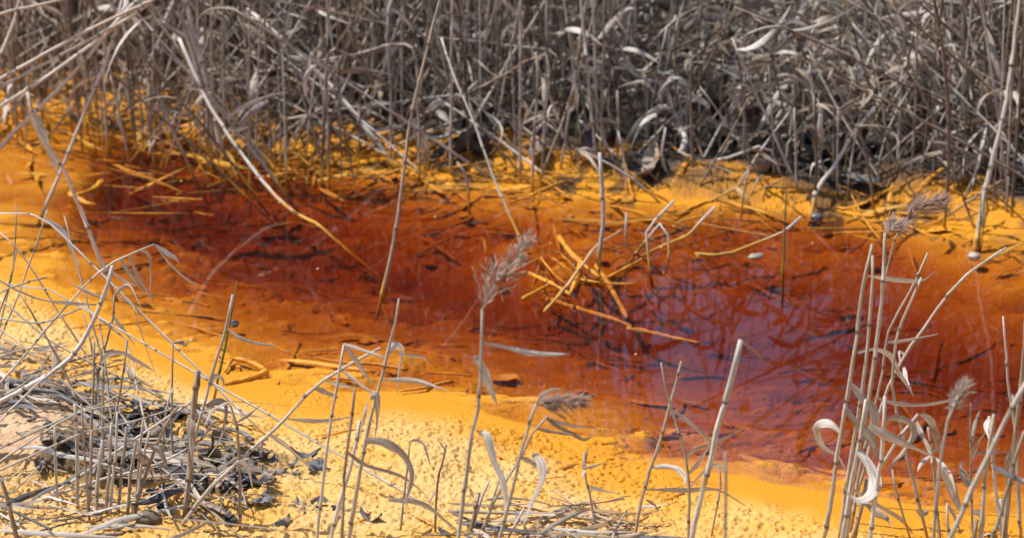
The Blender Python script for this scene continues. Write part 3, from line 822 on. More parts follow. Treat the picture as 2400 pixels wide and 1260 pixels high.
# --- right cluster
RC = [
    ([(2045, 572), (2028, 640), (2012, 760), (1988, 920), (1960, 1085), (1935, 1240)], 2.84, .0034, [([(1972, 1016), (1950, 995), (1925, 992), (1914, 1008), (1928, 1045), (1965, 1070), (1985, 1110)], .010, .2, 1.1), ([(2030, 645), (2075, 652), (2130, 658), (2165, 655), (2192, 635)], .006, 1.1, .6)],
     'leftmost tall reed of the right cluster with a looping white leaf', None, .55),
    ([(2046, 600), (2042, 700), (2030, 850), (2008, 990), (1985, 1130), (1970, 1245)], 2.86, .0030, [([(1994, 900), (2020, 930), (2044, 955), (2050, 990), (2046, 1020), (2030, 1050)], .012, .1, .9), ([(2010, 826), (2050, 818), (2085, 832), (2105, 870), (2125, 900), (2142, 928)], .008, .9, .3)],
     'tall reed with a broad white strap leaf in the right cluster', None, .65),
    ([(2074, 545), (2070, 650), (2056, 800), (2032, 960), (2003, 1100), (1985, 1245)], 2.82, .0032, [([(1984, 958), (2015, 1000), (2044, 1030), (2052, 1060), (2040, 1085)], .011, .2, 1.0), ([(2050, 930), (2100, 945), (2160, 948), (2215, 940), (2240, 928)], .006, 1.0, .6)],
     'tall reed bearing a tan drooping plume against orange water', ([(2072, 552), (2085, 540), (2100, 535), (2118, 528)], .022, .006), .6),
    ([(2175, 592), (2130, 690), (2082, 775), (2070, 860), (2050, 960), (2015, 1100), (1995, 1240)], 2.88, .0024, [([(2075, 803), (2120, 798), (2200, 782)], .004, .9, .5)],
     'slender reed with a kinked upper stalk in the right cluster', None, .5),
    ([(2358, 580), (2300, 618), (2240, 668), (2165, 768), (2110, 850), (2075, 925), (2050, 1010)], 2.9, .0026, [([(2110, 850), (2108, 825), (2118, 830), (2112, 845)], .003), ([(2118, 858), (2125, 890), (2140, 925)], .005)],
     'long reed arching far to the right from the right cluster', None, .7),
    ([(2160, 650), (2105, 780), (2092, 860), (2095, 930), (2118, 1030), (2148, 1160), (2170, 1245)], 2.86, .0026, [([(2146, 1192), (2160, 1205), (2172, 1200), (2168, 1192), (2158, 1202)], .005, .5, .2)],
     'reed bowed to the left with a tiny curled scrap near its foot', None, .6),
    ([(2074, 928), (2072, 960), (2070, 1030), (2060, 1120), (2042, 1240)], 2.78, .0034, [([(2036, 995), (2070, 1015), (2110, 1035), (2150, 1052), (2195, 1072)], .011, .5, .9), ([(2070, 990), (2095, 978), (2130, 988), (2142, 1015), (2120, 1055), (2075, 1105)], .010, .9, .3)],
     'grey reed with a hooked top and big ring-shaped leaf', None, .85),
    ([(2030, 935), (2020, 1000), (1998, 1120), (1978, 1240)], 2.8, .0036, [([(2010, 1055), (2035, 1085), (2050, 1120), (2046, 1150), (2020, 1172), (1990, 1160), (1978, 1130)], .015, .1, 1.2)],
     'stout reed with a wide white curl of leaf near the bottom', None, .75),
    ([(2032, 1122), (2020, 1180), (2005, 1245)], 2.84, .0036, [([(2024, 1175), (2055, 1200), (2080, 1215), (2092, 1240)], .009, .4, .9)], 'short brown stub at the foot of the right cluster', None, .25),
    ([(2152, 970), (2110, 1020), (2070, 1085), (2040, 1140), (2000, 1245)], 2.84, .0030, [([(2158, 968), (2180, 985), (2195, 1020), (2198, 1050), (2180, 1062)], .010, .8, .3), ([(2148, 985), (2162, 1020), (2180, 1060), (2185, 1100)], .006), ([(2200, 1080), (2225, 1130), (2240, 1170), (2255, 1205)], .012, .2, .7)],
     'reed with a sharply folded top like an arch in the right cluster', None, .75),
    ([(2175, 1000), (2185, 1060), (2190, 1130), (2200, 1230)], 2.82, .0024, [([(2185, 1062), (2160, 1085), (2150, 1105)], .005), ([(2190, 1070), (2225, 1110), (2240, 1150)], .006)], 'frayed thin reed with hanging shreds right of the arch', None, .5),
    ([(2090, 1100), (2100, 1150), (2130, 1250)], 2.86, .002, [([(1990, 1140), (2060, 1185), (2110, 1215), (2140, 1250)], .007, .7, .5)], 'low strap-leaved stalk sloping down to the right', None, .6)]
for st, Y, r_, lv, lb, pn, rn in RC:
    fg(st, Y, r_, lv, lb, rnd=rn, pan=pn)
fg([(2150, 500), (2120, 520), (2092, 580), (2068, 690), (2050, 820), (2030, 960), (2005, 1110), (1990, 1230)], 2.95, .0020, (),
   'thin reed topped by the large feathery plume before the far shore', pan=([(2122, 518), (2145, 492), (2180, 474), (2212, 478)], .03, .004), rnd=.4)
fg([(2244, 928), (2226, 965), (2212, 1040), (2200, 1110), (2190, 1240)], 2.5, .0026, (), 'blurred near reed with a small reddish plume', pan=([(2226, 966), (2236, 945), (2248, 925), (2268, 902)], .010, .003), rnd=.6)
fg([(2415, 880), (2370, 960), (2330, 1040), (2285, 1130), (2240, 1235)], 2.48, .0038, (), 'thick blurred reed slanting in from the right edge', rnd=.7)
fg([(2350, 740), (2358, 830), (2366, 930), (2380, 1010), (2385, 1120), (2390, 1230)], 2.86, .0030, [([(2368, 960), (2374, 930), (2372, 925)], .006)], 'upright pale reed with a pointed tip near the right edge', rnd=.9, r1=.0014)
fg([(2408, 690), (2400, 850), (2385, 980), (2368, 1120), (2355, 1235)], 2.8, .0040, [([(2376, 1050), (2366, 1090), (2364, 1180)], .014, .2, .4)], 'thick brown reed with a sheath at the right edge', rnd=.3)
fg([(2275, 945), (2275, 1040), (2276, 1140), (2280, 1240)], 2.84, .0018, [([(2276, 1045), (2284, 1000), (2296, 962)], .006, .6, .3), ([(2276, 1078), (2290, 1040), (2315, 1005)], .006, .5, .9), ([(2276, 1062), (2320, 1060), (2365, 1056)], .004), ([(2270, 1140), (2258, 1110), (2254, 1090), (2262, 1085)], .010, .2, .6), ([(2276, 1105), (2310, 1090), (2350, 1070)], .004)],
   'thin straight reed with a small spoon-shaped leaf low on it', rnd=.4)
fg([(2318, 975), (2322, 1020), (2332, 1120), (2345, 1235)], 2.84, .0030, [([(2318, 978), (2312, 1000), (2318, 1030)], .007)], 'pale reed with a frayed split top', rnd=.95)
fg([(2330, 970), (2312, 1090), (2300, 1235)], 2.7, .0034, (), 'grey blurred reed just left of the frayed split reed', rnd=.6)
fg([(2400, 1010), (2372, 1100), (2355, 1170), (2330, 1245)], 2.55, .0028, (), 'blurred brown stalk in the lower right corner', rnd=.25)
fg([(2220, 1180), (2222, 1230), (2224, 1260)], 2.84, .0026, [([(2222, 1182), (2240, 1215), (2252, 1250)], .004), ([(2278, 1195), (2298, 1205), (2305, 1225), (2300, 1250)], .008, .6, .2)], 'short snapped white straw with a folded strip beside it', rnd=.95)
fg([(2330, 1095), (2360, 1110), (2400, 1130), (2460, 1160)], 2.5, .004, (), 'pale blue-grey blurred straw lying low at the right edge', rnd=.95)
fg([(2345, 1170), (2352, 1210), (2360, 1260)], 2.82, .003, (), 'short pale stub near the lower right corner', rnd=.9)
fg([(2290, 1215), (2285, 1235), (2282, 1262)], 2.7, .004, (), 'dim brown stub at the bottom edge of the right corner', rnd=.2)

# ------------------------------------------------------------------ reeds at the far water edge, placed one by one
def far_reed(pts, Y, r, label, dY=0.0, leaves=(), rnd=.5, pan=None, r1=None, group=None):
    return fg(pts, Y, r, leaves, label, dY, pan, group, rnd, r1)
def wy(px, py):
    return 1.75 / math.tan(R(26) + math.atan((py - H_PX / 2) / F_PX))
far_reed([(1045, -60), (1000, 120), (962, 280), (942, 440), (922, 570), (894, 695)], wy(894, 695), .0034, 'long thin reed bowing out of the red water to the top edge', .10, rnd=.35)
far_reed([(420, 90), (480, 225), (545, 330), (620, 430), (680, 490), (748, 528)], wy(748, 528), .0030, 'grey stalk dipping its ochre-coated end into red water', .25, rnd=.9, r1=.0036)
far_reed([(580, 20), (655, 85), (770, 195), (850, 290), (930, 400)], wy(930, 400), .0050, 'heavy pale grey reed fallen diagonally in the upper left thicket', .15, rnd=.95)
far_reed([(1035, 90), (1060, 170), (1108, 280), (1158, 420), (1215, 548)], wy(1215, 548), .0026, 'straight grey reed slanting down right into the yellow shoal', .20, rnd=.7)
far_reed([(1405, 358), (1410, 430), (1414, 510), (1404, 612)], wy(1404, 625), .0042, 'leafless grey stub upright beside the stick jumble', .02, rnd=.7, r1=.0036)
far_reed([(2395, -40), (2372, 150), (2345, 300), (2310, 440), (2285, 582)], wy(2285, 582), .0052, 'thick reed leaning right out of shallows with a pale pebble at its foot', .12, rnd=.65)
far_reed([(1878, 508), (1840, 540), (1742, 582), (1690, 598), (1630, 595)], wy(1640, 600), .0034, 'pale twig-like reed floating in an arc over the sky reflection', .05, group='lying', rnd=.9)
far_reed([(1676, 485), (1640, 520), (1612, 552), (1570, 568)], wy(1570, 575), .0034, 'short pale forked reed rising at a slant from orange shallows', .03, [([(1612, 552), (1590, 562), (1562, 620)], .004)], rnd=.9)
far_reed([(1562, 640), (1568, 580), (1556, 522), (1530, 545), (1492, 592)], wy(1492, 592), .0030, 'grey reed bent down like an inverted V at the stick jumble', -.03, rnd=.85)
far_reed([(1580, 470), (1545, 505), (1515, 545), (1520, 610)], wy(1520, 612), .0030, 'grey kinked reed whose lower half is stained yellow', .03, rnd=.8)
far_reed([(1468, 500), (1466, 540), (1470, 575), (1488, 592)], wy(1488, 592), .003, 'small grey hooked stub left of the inverted V reed', 0, rnd=.75)
far_reed([(1475, 10), (1450, 90), (1400, 160), (1310, 245)], 4.05, .0038, 'pale reed curving down left through the middle of the thicket', 0, group='lying', rnd=.85)
far_reed([(1258, 120), (1235, 200), (1195, 255), (1120, 295), (1060, 318), (1000, 325)], 3.95, .0036, 'pale reed bent into a low bow above the yellow far shore', .08, group='lying', leaves= [([(1100, 303), (1150, 285), (1180, 280), (1187, 290)], .007)], rnd=.9)
far_reed([(1040, 40), (1120, 100), (1200, 165), (1268, 215)], 4.05, .0050, 'broad cream reed lying diagonally near the top centre', 0, group='lying', rnd=.97)
far_reed([(1060, 60), (1120, 110), (1190, 150), (1250, 195)], 4.02, .003, 'thin cream straw beside the broad diagonal cream reed', 0, group='lying', rnd=.9)
far_reed([(960, 280), (975, 305), (990, 350), (1000, 420)], 3.9, .0026, 'short reed with a shredded pale flag leaf over the yellow shore', 0, [([(960, 277), (985, 310), (1000, 350), (1005, 385)], .014, .2, .6)], rnd=.95)
far_reed([(1260, 130), (1258, 240), (1250, 340), (1248, 450)], wy(1248, 450), .0034, 'upright brown reed with a pale knob standing on the yellow shoal', .02, rnd=.4)
far_reed([(1070, 380), (1092, 410), (1098, 470)], wy(1098, 480), .003, 'short yellow-footed stub with a pale bud on the shoal', 0, rnd=.7)
far_reed([(2320, 278), (2240, 310), (2150, 350), (2080, 375)], 3.92, .0036, 'cream straw propped at a low slant in the right thicket', .0, group='lying', rnd=.95)
far_reed([(1600, 130), (1750, 150), (1900, 165), (2040, 195), (2120, 210)], 4.05, .0042, 'long reed lying almost level across the right thicket', 0, group='lying', rnd=.75)
far_reed([(2050, 250), (1990, 330), (1950, 400), (1915, 440), (1905, 490)], wy(1910, 500), .0048, 'stout grey reed propped at a slant above dark litter', .06, rnd=.8)
far_reed([(1560, 300), (1550, 370), (1575, 420), (1612, 438)], 3.86, .003, 'white curled reed hooking right at its lower end', 0, group='lying', leaves=[([(1552, 360), (1560, 410), (1585, 436), (1612, 438)], .009, .2, .8)], rnd=1.0)
TL = 'long pale reeds fanned out across the upper left corner'
for pts, r_, lb in [([(480, -60), (350, 5), (200, 75), (0, 185), (-80, 230)], .0042, 'uppermost long pale straw of the fan in the upper left corner'),
                    ([(430, -60), (330, 25), (180, 110), (0, 205), (-60, 235)], .0036, 'second long pale straw of the fan in the upper left corner'),
                    ([(380, -40), (280, 55), (140, 160), (0, 250), (-60, 290)], .0046, 'thick grey straw of the fan running to the left edge'),
                    ([(400, -80), (270, 55), (170, 175), (60, 285), (0, 345)], .0046, 'lowest long straw of the fan in the upper left corner'),
                    ([(285, 0), (262, 100), (225, 200), (165, 345)], .0036, 'steep straw of the fan ending at yellow mud'),
                    ([(240, -30), (100, 10), (0, 32)], .0036, 'nearly level straw at the very upper left'),
                    ([(50, -20), (30, 60), (0, 130), (-10, 160)], .0044, 'steep pale straw at the upper left edge')]:
    far_reed(pts, 3.75, r_, lb, .05, rnd=rng.uniform(.75, 1), group=TL)
far_reed([(430, -20), (455, 80), (480, 170), (500, 260)], 3.95, .0060, 'broad pale reed hanging above the yellow seep', 0, [([(420, 30), (445, 90), (462, 160), (470, 235)], .014, .2, .6)], rnd=.95)
# green shoots
GS = 'young green reed shoots'
for pts, Y, r_, lb in [([(1846, 394), (1842, 480), (1838, 560), (1835, 640)], wy(1835, 640), .0034, 'tall green shoot standing in the purple sky reflection'),
                       ([(1357, 220), (1352, 310), (1347, 400)], wy(1347, 410), .0032, 'bright green shoot in the middle of the far shore'),
                       ([(680, 180), (672, 290), (662, 392)], wy(662, 392), .0032, 'green shoot at the upper left water edge'),
                       ([(556, 656), (538, 760), (515, 872)], 3.2, .0028, 'yellow-green shoot beside the slim ringlet reed'),
                       ([(2300, 440), (2298, 520), (2295, 575)], wy(2295, 580), .0026, 'green shoot beside the thick reed by the pale pebble'),
                       ([(2322, 470), (2308, 520), (2300, 578)], wy(2300, 582), .0022, 'thinner green shoot leaning off the pale pebble reed'),
                       ([(1985, 350), (1980, 400), (1975, 450)], wy(1975, 455), .0026, 'short green shoot in dark litter at right'),
                       ([(2080, 450), (2075, 490), (2070, 530)], wy(2070, 535), .0024, 'short green shoot behind the feathery plume'),
                       ([(1990, 200), (1984, 300), (1980, 380)], 3.98, .0022, 'green shoot half hidden among right thicket stems')]:
    fg(pts, Y, r_, (), lb, 0, None, GS, rng.uniform(.2, .9), .0006, 'green_shoot', M_GREEN, None, 'shoot')

# ------------------------------------------------------------------ the thicket
def sky_gap(x, y):
    """share of tall stems kept; the thicket is thinned low here so the water mirrors sky"""
    px = 1200 + x / y * CP * F_PX
    g = math.exp(-((px - 1765) / 390) ** 4)
    return 1 - 0.985 * g

def random_stem(x, y, tall=1.0):
    z0 = gz(x, y) - 0.01
    u = rng.random()
    if u < 0.50:
        lean = abs(rng.gauss(0, 0.13))
    elif u < 0.86:
        lean = rng.uniform(0.3, 0.85)
    else:
        lean = rng.uniform(0.95, 1.22)
    az = rng.uniform(0, 2 * math.pi)
    if lean > .3:
        az = rng.choice((0, math.pi)) + rng.gauss(0, .5)
        if math.sin(az) < -.15:
            az = -az
    keep = sky_gap(x, y)
    L = rng.uniform(.4, 1.1) * tall if rng.random() < keep else rng.uniform(.07, .22)
    if lean > .3:
        L = min(L, rng.uniform(.3, .7) if keep > .9 else .26)
    d = np.array((math.sin(lean) * math.cos(az), math.sin(lean) * math.sin(az), math.cos(lean)))
    P = [np.array((x, y, z0))]
    n = 7
    broke = rng.random() < 0.16
    kb = rng.uniform(.15, .5)
    sag = rng.gauss(0, .05)
    side = np.array((rng.gauss(0, 1), rng.gauss(0, .5), 0))
    bent = False
    for i in range(n):
        if broke and not bent and i / n > kb:
            d = d + np.array((rng.gauss(0, 1.0), abs(rng.gauss(0, .5)), -rng.uniform(.6, 1.6)))
            d /= np.linalg.norm(d)
            bent = True
        d = d + side * sag * 0.5 + np.array((0, 0, -.02))
        d /= np.linalg.norm(d)
        q = P[-1] + d * L / n
        if bent and q[2] < gz(q[0], q[1]) + 0.004:
            break
        P.append(q)
    if len(P) < 4:
        P.append(P[-1] + d * .03)
    return P, lean, az, broke

def random_leaf(p, size=1.0):
    """a dead blade leaving the stem at p, arching out and curling down"""
    az = rng.uniform(0, 2 * math.pi)
    L = rng.uniform(.03, .10) * size
    up = rng.uniform(-.6, .9)
    d = np.array((math.cos(az), math.sin(az) * .7, up))
    d /= np.linalg.norm(d)
    P = [np.asarray(p)]
    n = 8
    curl = rng.uniform(.05, .45)
    tw = np.array((rng.gauss(0, .2), rng.gauss(0, .2), rng.gauss(0, .15)))
    for i in range(n):
        d = d + np.array((0, 0, -curl)) * (0.4 + i / n) + tw
        d /= np.linalg.norm(d)
        P.append(P[-1] + d * L / n)
    w = rng.uniform(.0045, .0105) * (0.6 + 0.4 * size)
    a = rng.uniform(-1.3, 1.3)
    return P, w, a, a + rng.uniform(-2.6, 2.6)

def along(P, h):
    for i in range(len(P) - 1):
        if P[i + 1][2] >= h or i == len(P) - 2:
            return P[i] + (P[i + 1] - P[i]) * rng.random()

def far_y(x):
    return float(shore(np.array([x]))[0][0])

def thicket_label(lean, az, broke, nl, x, rn):
    side = 'left' if x < -0.25 else ('central' if x < 0.25 else 'right')
    lf = ('without leaves', 'with one curled leaf', 'with two curled leaves', 'with three curled leaves')[nl]
    tone = 'bleached' if rn > .75 else 'dark brown' if rn < .3 else 'dull tan'
    if broke:
        how = 'snapped'
    elif lean < .3:
        how = 'upright'
    elif math.cos(az) > 0:
        how = 'right-leaning'
    else:
        how = 'left-leaning'
    return f'{tone} {how} reed {lf} at the {side} far-bank thicket front', f'{tone} {how} reeds {lf}, {side} thicket front'

for i in range(205):
    x = -0.90 + 1.80 * ((i * 0.618034) % 1.0)
    y = far_y(x) + rng.choice((rng.uniform(-.05, .12), rng.uniform(.0, .30)))
    if x < -.28:
        y = far_y(x) + rng.uniform(-.26, .26)
    P, lean, az, broke = random_stem(x, y, .9)
    P = catmull(P, 2)
    lv = []
    for _ in range(rng.choice((0, 1, 1, 2, 3))):
        LP, w, a0, a1 = random_leaf(along(P, rng.uniform(.06, .38)), 1.2)
        lv.append((LP, w, a0, a1))
    rn = rng.uniform(.78, 1.0) if rng.random() < .34 else rng.uniform(0, .65)
    lb, grp = thicket_label(lean, az, broke, len(lv), x, rn)
    r = rng.uniform(.0012, .0025)
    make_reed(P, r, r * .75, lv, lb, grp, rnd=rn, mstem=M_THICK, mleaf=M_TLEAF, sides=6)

class Bag:
    def __init__(s): s.v, s.f, s.u, s.rr, s.n = [], [], [], [], 0
    def add(s, m, rnd):
        v, f, u = m
        s.v.append(v); s.u.append(u); s.rr.append(np.full(len(v), rnd))
        s.f.append(np.asarray(f, dtype=np.int32) + s.n)
        s.n += len(v)
    def obj(s, name, mat, parent=None):
        V, Q = np.concatenate(s.v), np.concatenate(s.f)
        me = bpy.data.meshes.new(name)
        me.vertices.add(len(V)); me.vertices.foreach_set('co', V.astype(np.float32).ravel())
        me.loops.add(Q.size); me.loops.foreach_set('vertex_index', Q.ravel())
        me.polygons.add(len(Q)); me.polygons.foreach_set('loop_start', np.arange(0, Q.size, 4, dtype=np.int32))
        me.polygons.foreach_set('use_smooth', np.ones(len(Q), dtype=bool))
        me.update(calc_edges=True)
        l = me.uv_layers.new(name='uv')
        l.data.foreach_set('uv', np.concatenate(s.u).astype(np.float32)[Q.ravel()].ravel())
        a = me.attributes.new('rnd', 'FLOAT', 'POINT')
        a.data.foreach_set('value', np.concatenate(s.rr).astype(np.float32))
        me.materials.append(mat)
        o = bpy.data.objects.new(name, me)
        COL.objects.link(o)
        o.parent = parent
        return o
stems, leaves = Bag(), Bag()
for i in range(4000):
    y0 = rng.random() ** 1.1 * 1.6 + .10
    x = rng.uniform(-1.2, 1.2)
    y = far_y(x) + y0
    P, lean, az, broke = random_stem(x, y, 1.1)
    if y0 > .9 and sky_gap(x, y) < .5 and rng.random() < .4:
        continue
    r = rng.uniform(.0010, .0025)
    rn = rng.uniform(.80, 1.0) if rng.random() < .42 else rng.uniform(0, .62)  # pale share raised so stem colour adds highlights among dark gaps
    stems.add(tube(P, np.linspace(r, r * .7, len(P)), 5, False), rn)
    for _ in range(rng.choice((0, 1, 2, 3, 4)) if y0 < .8 else rng.choice((0, 1, 2))):
        LP, w, a0, a1 = random_leaf(along(P, rng.uniform(.04, .48)), 1.15)
        leaves.add(ribbon(LP, leaf_w(len(LP), w), a0, a1), rng.uniform(.75, 1) if rng.random() < .3 else rng.uniform(.05, .65))
    if P[-1][2] > .6 and y0 > .8:
        for _ in range(3):      # upper blades out of view, added to shade the thicket
            LP, w, a0, a1 = random_leaf(along(P, rng.uniform(.5, P[-1][2])), 2.4)
            leaves.add(ribbon(LP[::2], leaf_w(len(LP[::2]), w * 1.2), a0, a1), rng.random())
for i in range(330):            # broken stalks standing in the yellow seep at the upper left
    x = rng.uniform(-.95, -.22)
    y = far_y(x) + rng.uniform(-.22, .35)
    P, lean, az, broke = random_stem(x, y, .5)
    r = rng.uniform(.0010, .0024)
    stems.add(tube(P, np.linspace(r, r * .7, len(P)), 5, False), rng.uniform(.78, 1.0) if rng.random() < .35 else rng.uniform(0, .6))
    if rng.random() < .6:
        LP, w, a0, a1 = random_leaf(along(P, rng.uniform(.04, .25)), 1.1)
        leaves.add(ribbon(LP, leaf_w(len(LP), w), a0, a1), rng.random())
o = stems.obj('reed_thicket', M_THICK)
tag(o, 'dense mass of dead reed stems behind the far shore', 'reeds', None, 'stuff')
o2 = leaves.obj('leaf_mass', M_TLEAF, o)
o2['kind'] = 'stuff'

# ------------------------------------------------------------------ fallen leaves, sticks, stones
def broad_leaf(L, wr, curl, fold, seed):
    rr = random.Random(seed)
    V, F, uv = [], [], []
    n, m = 11, 7
    ph = rr.uniform(0, 6)
    for i in range(n):
        t = i / (n - 1)
        w = wr * L * (math.sin(math.pi * min(1, t * .94 + .05)) ** .7) * (1 + .18 * math.sin(9 * t + ph) * rr.uniform(.4, 1)) + .0006
        for k in range(m):
            s = k / (m - 1) * 2 - 1
            zz = curl * L * (2 * t - 1) ** 2 + fold * abs(s) ** 1.5 * w + .05 * L * math.sin(5 * t + 3 * s + ph) + rr.gauss(0, .018 * L)
            V.append(((t - .5) * L, s * w + rr.gauss(0, .02 * L), zz))
            uv.append((k / (m - 1), t * L))
    for i in range(n - 1):
        for k in range(m - 1):
            F.append((i * m + k, i * m + k + 1, (i + 1) * m + k + 1, (i + 1) * m + k))
    return V, F, uv
LEAF_SHAPES = [broad_leaf(1.0, rng.uniform(.11, .30), rng.uniform(-.12, .35), rng.uniform(-.5, 1.1), s) for s in range(9)]
def scatter_leaf(x, y, size, label, group, mat, name='fallen_leaf', cat='leaf', lift=.003, shape=None, tilt=.35, on=None, flat=1.0, rn=None):
    V, F, uv = LEAF_SHAPES[rng.randrange(9)] if shape is None else LEAF_SHAPES[shape]
    z = (gz(x, y) if on is None else on) + lift
    eu = Matrix.Rotation(rng.uniform(0, 6.28), 3, 'Z') @ Matrix.Rotation(rng.gauss(0, tilt), 3, 'X') @ Matrix.Rotation(rng.gauss(0, tilt), 3, 'Y')
    E = np.array(eu)
    W = (np.asarray(V) * np.array((1, 1, flat)) * size) @ E.T
    W[:, 2] -= np.percentile(W[:, 2], 20)
    W = W + np.array((x, y, z))
    o = mesh_obj(name, W, F, mat, None, (x, y, z), np.asarray(uv) * size, rng.random() if rn is None else rn)
    return tag(o, label, cat, group)

# dark litter of the near left corner
cnt = 0
while cnt < 150:
    px, py = rng.uniform(0, 800), rng.uniform(880, 1330)
    p = gp(px, py, .02)
    if litter_mask(np.array([p[0]]), np.array([p[1]]))[0] < rng.uniform(.1, .6) or mound(np.array([p[0]]), np.array([p[1]]))[0] > rng.uniform(.3, 1.3):
        continue
    size, rn = rng.choice((rng.uniform(.012, .026), rng.uniform(.018, .040))), rng.random()
    what = ('large ' if size > .028 else 'small ') + ('blackish' if rn < .25 else 'slate-grey' if rn < .6 else 'dark brown' if rn < .82 else 'pale tan')
    where = 'below the tan soil clod' if px < 250 else ('among the reed stubs' if px < 480 else 'at the right end of the litter')
    scatter_leaf(p[0], p[1], size, f'{what} dead leaf in the litter, {where}', f'{what} leaves of the near litter {where}', M_LITTER, lift=rng.uniform(.0005, .007), tilt=.26, rn=rn)
    cnt += 1
# single leaves further right
for px, py, s, lb in [(650, 1100, .03, 'flat grey leaf half sunk in granular ochre'), (690, 1105, .024, 'small folded grey leaf beside the half-sunk one'),
                      (705, 1190, .045, 'large dark torn leaf on ochre by the slanting reed'), (745, 1180, .04, 'brown ragged leaf beside the large torn one'),
                      (660, 1235, .04, 'blue-grey leaf at the bottom edge left of the pale reed'), (540, 1225, .035, 'curled silver-grey leaf on yellow crust'),
                      (800, 1190, .036, 'slate-coloured leaf at the foot of the pale stub'), (870, 1215, .04, 'slate leaf among reed bases at the bottom edge'),
                      (1040, 1245, .035, 'grey crumpled leaf at the bottom edge left of the plume reed'), (1240, 1250, .03, 'dark leaf scrap under the bottom centre straws'),
                      (620, 1180, .05, 'rusty brown leaf raised over a dark hollow'), (2310, 1225, .03, 'grey leaf in lower right corner')]:
    p = gp(px, py, .02)
    scatter_leaf(p[0], p[1], s * .75, lb, None, M_LITTER, lift=.0015, tilt=.14)
# dark litter of the far bank
for i in range(95):
    px = rng.choice((rng.uniform(1650, 2450), rng.uniform(1300, 2450), rng.uniform(1000, 1400)))
    x = gp(px, 400)[0]
    y = far_y(x) + rng.uniform(.05, .42)
    sz = rng.uniform(.035, .075)
    lb = ('large' if sz > .055 else 'small') + ' dark slate-grey leaf under the far reeds, ' + ('behind the yellow shoal' if px < 1420 else 'behind the sky reflection' if px < 1900 else 'in the dark litter at right')
    scatter_leaf(x, y, sz, lb, lb.replace(' leaf', ' leaves'), M_LITTER, lift=.006, tilt=.5)

# dry straw litter lying on the near bank
def strip(px, py, L, ang, w, label, group, mat=M_LEAF, z=.006, bend=.2, name='reed_scrap', cat='reed scrap'):
    p = gp(px, py, .02)
    c, s = math.cos(ang), math.sin(ang)
    pts = []
    for t in np.linspace(-.5, .5, 6):
        x = p[0] + c * t * L - s * bend * L * (t * t - .12)
        y = p[1] + s * t * L + c * bend * L * (t * t - .12)
        pts.append(np.array((x, y, gz(x, y) + z + rng.uniform(0, .0015))))
    pts = catmull(pts, 3)
    a = rng.uniform(-.6, .6)
    if rng.random() < .35:
        V, F, uv = tube(pts, [w * .2] * len(pts), 6)
    else:
        V, F, uv = ribbon(pts, leaf_w(len(pts), w, .3), a, a + rng.uniform(-.9, .9), .3, (0.1, 0.25, -0.96))
    o = mesh_obj(name, V, F, mat, None, pts[0], uv, rng.random())
    return tag(o, label, cat, group)
for i in range(240):
    u = rng.random()
    if u < .80:
        px, py = rng.choice((rng.uniform(0, 560), rng.uniform(-20, 330))), rng.uniform(950, 1290)
        if px < 330 and rng.random() < .45:
            py = rng.uniform(810, 990)
        wh = 'below the tan soil clod' if px < 200 else 'among the reed stubs' if px < 380 else 'right of the cut stub'
        lb, g = 'straw scrap lying in the near litter ' + wh, 'straw scraps in the near litter ' + wh
        if px < 150 and 1010 < py < 1180 and rng.random() < .75:
            continue
    else:
        px, py = rng.uniform(1120, 1560), rng.uniform(1185, 1300)
        lb, g = 'straw scrap heaped along the bottom edge at centre', 'straw scraps along the bottom edge'
    ln, mt = rng.uniform(.03, .15), rng.choice((M_LEAF, M_THICK, M_STEM, M_LITTER))
    pre = ('long ' if ln > .11 else 'short ' if ln < .07 else 'mid-length ') + ('dark ' if mt is M_LITTER else 'brown ' if mt is M_THICK else 'pale flat ' if mt is M_LEAF else 'pale ')
    strip(px, py, ln, rng.gauss(.1, .8), rng.uniform(.003, .008), pre + lb, pre + g, mt, bend=rng.uniform(-.4, .4), z=rng.uniform(.003, .02))
for i in range(70):
    px, py = rng.uniform(20, 620), rng.uniform(900, 1290)
    p = gp(px, py, .02)
    if litter_mask(np.array([p[0]]), np.array([p[1]]))[0] < .3:
        continue
    wh = 'below the tan soil clod' if px < 220 else 'among the reed stubs' if px < 420 else 'right of the cut stub'
    strip(px, py, rng.uniform(.03, .09), rng.gauss(-.3, .6), rng.uniform(.006, .014), 'dark rotting strap leaf in the near litter ' + wh, 'dark strap leaves ' + wh, M_LITTER, bend=rng.uniform(-.3, .3), z=rng.uniform(.003, .016), name='strap_leaf', cat='leaf')
strip(1340, 1215, .10, .15, .013, 'broad pale dead leaf lying at the bottom edge centre', None, z=.012, bend=.25)
strip(1230, 1215, .16, .06, .011, 'broad grey leaf lying level behind the plume reed', None, z=.012, bend=.15)
strip(400, 1120, .12, -.35, .013, 'broad pale strap leaf sagging over the near litter', None, z=.015, bend=-.3)
for i in range(26):
    px, py = rng.uniform(450, 1900), rng.uniform(960, 1230)
    p = gp(px, py, .02)
    if p[1] > float(shore(np.array([p[0]]))[3][0]) - .01:
        continue
    strip(px, py, rng.uniform(.015, .06), rng.uniform(0, 3), .003, 'thin ochre-crusted straw bedded in the granular near shore', 'crusted straws on the near shore', M_COAT, z=.002)

